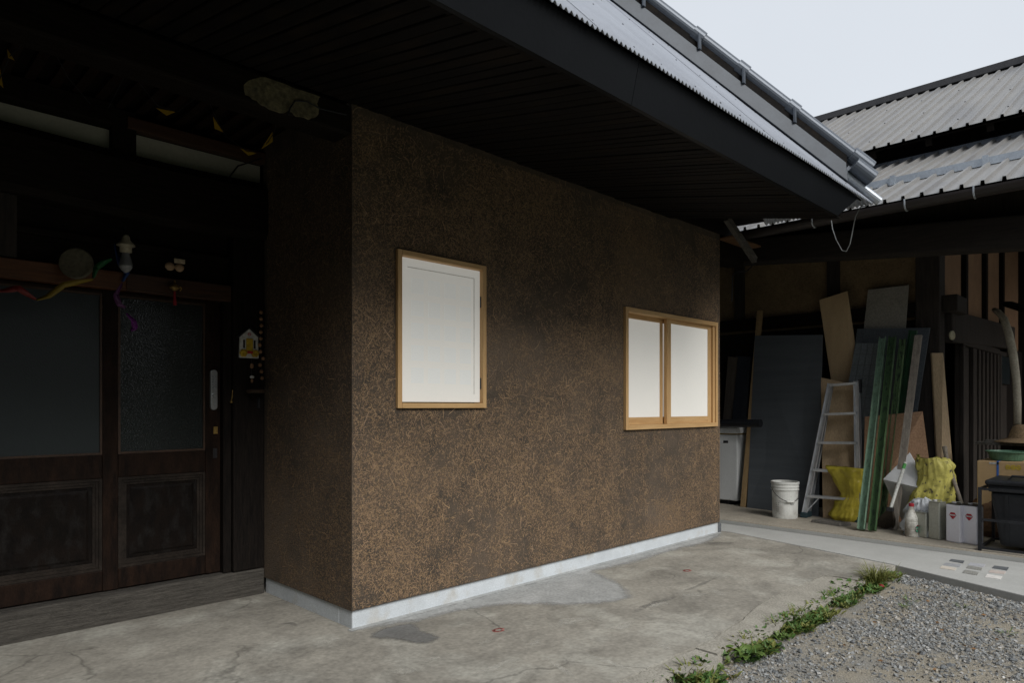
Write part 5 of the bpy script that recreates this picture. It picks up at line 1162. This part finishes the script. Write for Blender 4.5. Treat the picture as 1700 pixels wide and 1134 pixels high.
bigs = MB()
for _ in range(70):
    x, y = random.uniform(.5, 3.6), random.uniform(-2.9, -1.62)
    if in_gravel(x, y): bigs.blob((x, y, gz_(x, y)+.004), (random.uniform(.010, .022), random.uniform(.010, .018), random.uniform(.006, .012)), 7, 5, amp=.35, freq=2, seed=random.random()*50)
o = bigs.build('larger_stones', pm('dark_pebble', (.16, .17, .175), (.10, .105, .11), scale=20, rough=.85, bump=.3)); tag(o, 'scattered larger grey stones lying in the gravel', 'stones', kind='stuff')
dl_ = MB()
for _ in range(60):
    x, y = random.uniform(.4, 3.5), random.uniform(-2.7, -1.52); a = random.uniform(0, 6.3)
    if y < -1.56 and in_gravel(x, y): dl_.add([(x-.014*math.cos(a), y-.014*math.sin(a), gz_(x, y)+.012), (x+.005*math.sin(a), y-.005*math.cos(a), gz_(x, y)+.018), (x+.014*math.cos(a), y+.014*math.sin(a), gz_(x, y)+.012), (x-.005*math.sin(a), y+.005*math.cos(a), gz_(x, y)+.010)], [(0,1,2,3)])
o = dl_.build('dry_leaves', pm('dry_leaf', (.22, .12, .05), (.15, .085, .04), rough=.8)); tag(o, 'scattered brown dry leaf bits on the gravel', 'leaves', kind='stuff')
# weeds along the broken edge
leafm = [pm('leaf_green', (.10, .16, .032), (.07, .115, .025), scale=12, rough=.55, bump=.1, fineamt=.2, spec=.4),
         pm('leaf_olive', (.16, .17, .042), (.12, .13, .033), scale=12, rough=.6, bump=.1, fineamt=.2),
         pm('leaf_deep', (.075, .15, .035), (.055, .11, .027), scale=12, rough=.5, bump=.1, fineamt=.2),
         pm('grass_dry', (.26, .22, .10), (.2, .17, .08), scale=12, rough=.7, bump=.1)]
def leaf(mb, b, d, ln, w, droop, n=4):
    d = Vector(d).normalized(); s_ = d.cross(Vector((0, 0, 1)))
    if s_.length < .05: s_ = Vector((1, 0, 0))
    s_.normalize(); k = len(mb.v); p = Vector(b)
    for i in range(n+1):
        t = i/n; h = w/2*math.sin(math.pi*min(.97, .08+t*.92))**.8
        lift = Vector((0, 0, .12*w*1))
        mb.v += [tuple(p+s_*h+lift*(1 if 0 < i < n else 0)), tuple(p), tuple(p-s_*h+lift*(1 if 0 < i < n else 0))]
        p = p + d*ln/n; d = (d + Vector((0, 0, -droop/n))).normalized()
    for i in range(n):
        a = k+3*i; mb.f += [(a, a+1, a+4, a+3), (a+1, a+2, a+5, a+4)]
def clump(mb, c, r, N, ln, w, up, droop):
    for _ in range(N):
        a = random.uniform(0, 2*math.pi); q = r*random.random()**.6
        b = (c[0]+q*math.cos(a), c[1]+q*math.sin(a)*.7, gz_(c[0], c[1])+.004 if c[1] < -1.56 else -.03)
        aa = a + random.uniform(-.8, .8)
        leaf(mb, b, (math.cos(aa), math.sin(aa), up*random.uniform(.5, 1.6)), ln*random.uniform(.5, 1.2), w*random.uniform(.6, 1.2), droop*random.uniform(.5, 1.5))
WL = [MB() for _ in range(4)]
xx = .38
while xx < 3.55:
    yc = -1.565 + .02*mnoise.noise((xx*2, 0, 0))
    dens = .6 + mnoise.noise((xx*2.3, 5, 0))
    for _ in range(int(4+dens*10)):
        kind = random.choice([0, 0, 1, 2, 2]); c = (xx+random.uniform(-.05, .05), yc + random.uniform(-.12, .05))
        if dens < .5 and random.random() < .7: continue
        if random.random() < .22: clump(WL[1 if kind == 0 else kind], c, .03, 8, .075, .006, 1.2, .9)
        else: clump(WL[kind], c, .03, 10, .042, .019, 1.1, .7)
    if random.random() < .2: clump(WL[3], (xx, yc-.05), .05, 5, .10, .004, .6, .8)
    xx += .05
for c in [(0.601, -1.466, 0.0), (0.726, -1.432, 0.0), (0.576, -1.403, 0.0), (0.503, -1.406, 0.0)]: 
    for _ in range(4): clump(WL[2], c, .05, 8, .035, .014, .8, .6)
for c in [(2.929, -1.898, 0.0), (2.712, -1.911, 0.0), (2.562, -2.463, 0.0), (2.989, -2.181, -0.05)]: clump(WL[0], (c[0], min(c[1], -1.6)), .04, 14, .05, .006, .7, .8)
wroot = thing('weeds', (1.8, -1.57, -.05), 'strip of low green weeds growing along the broken patio edge', 'weeds'); wroot['kind'] = 'stuff'
for i, mb in enumerate(WL):
    o = mb.build(['leafy_weeds', 'olive_weeds', 'deep_weeds', 'dry_blades'][i], leafm[i], wroot); o['kind'] = 'stuff'
def plant(name, c, n, ln, w, mat, label, up, droop, spread=.03):
    t = thing(name, (c[0], c[1], -.05), label, 'plant')
    for k in range(n):
        a = 2*math.pi*k/n*1.618*3 + random.uniform(-.3, .3); mb = MB()
        leaf(mb, (c[0]+spread*math.cos(a), c[1]+spread*math.sin(a), -.035), (math.cos(a), math.sin(a), up*random.uniform(.6, 1.3)), ln*random.uniform(.7, 1.15), w*random.uniform(.8, 1.15), droop, 6)
        mb.build('leaf', mat, t, smooth=True)
    return t
plant('dock_plant', (1.251, -1.616, -0.02), 16, .085, .05, leafm[0], 'broad-leaved weed with the largest leaves on the patio edge', .9, 1.3)
plant('leafy_plant', (2.923, -1.514, -0.02), 34, .065, .03, leafm[2], 'dark leafy weed clump mid-way along the gravel edge', 1.1, 1.0, .05)
plant('leafy_plant', (2.496, -1.54, -0.02), 26, .06, .03, leafm[0], 'leafy green weed left of the dark weed clump', .9, 1.0, .05)
gt = MB()
for _ in range(14): clump(gt, ((3.25, -1.604, 0.0)[0]+random.uniform(-.10, .10), -1.60+random.uniform(-.05, .05)), .05, 22, .15, .005, 1.6, 1.1)
tag(gt.build('grass_tuft', leafm[1]), 'tall grass tuft at the walkway corner', 'grass')
pt = thing('red_petal', (3.137, -1.665, -0.04), 'single fallen red flower head on the gravel', 'flower')
MB().blob(Vector((3.117, -1.671, -0.035)), (.022, .022, .014), 12, 8, amp=.2).build('bloom', mini((.22, .012, .02), 'petal_red'), pt, smooth=True)
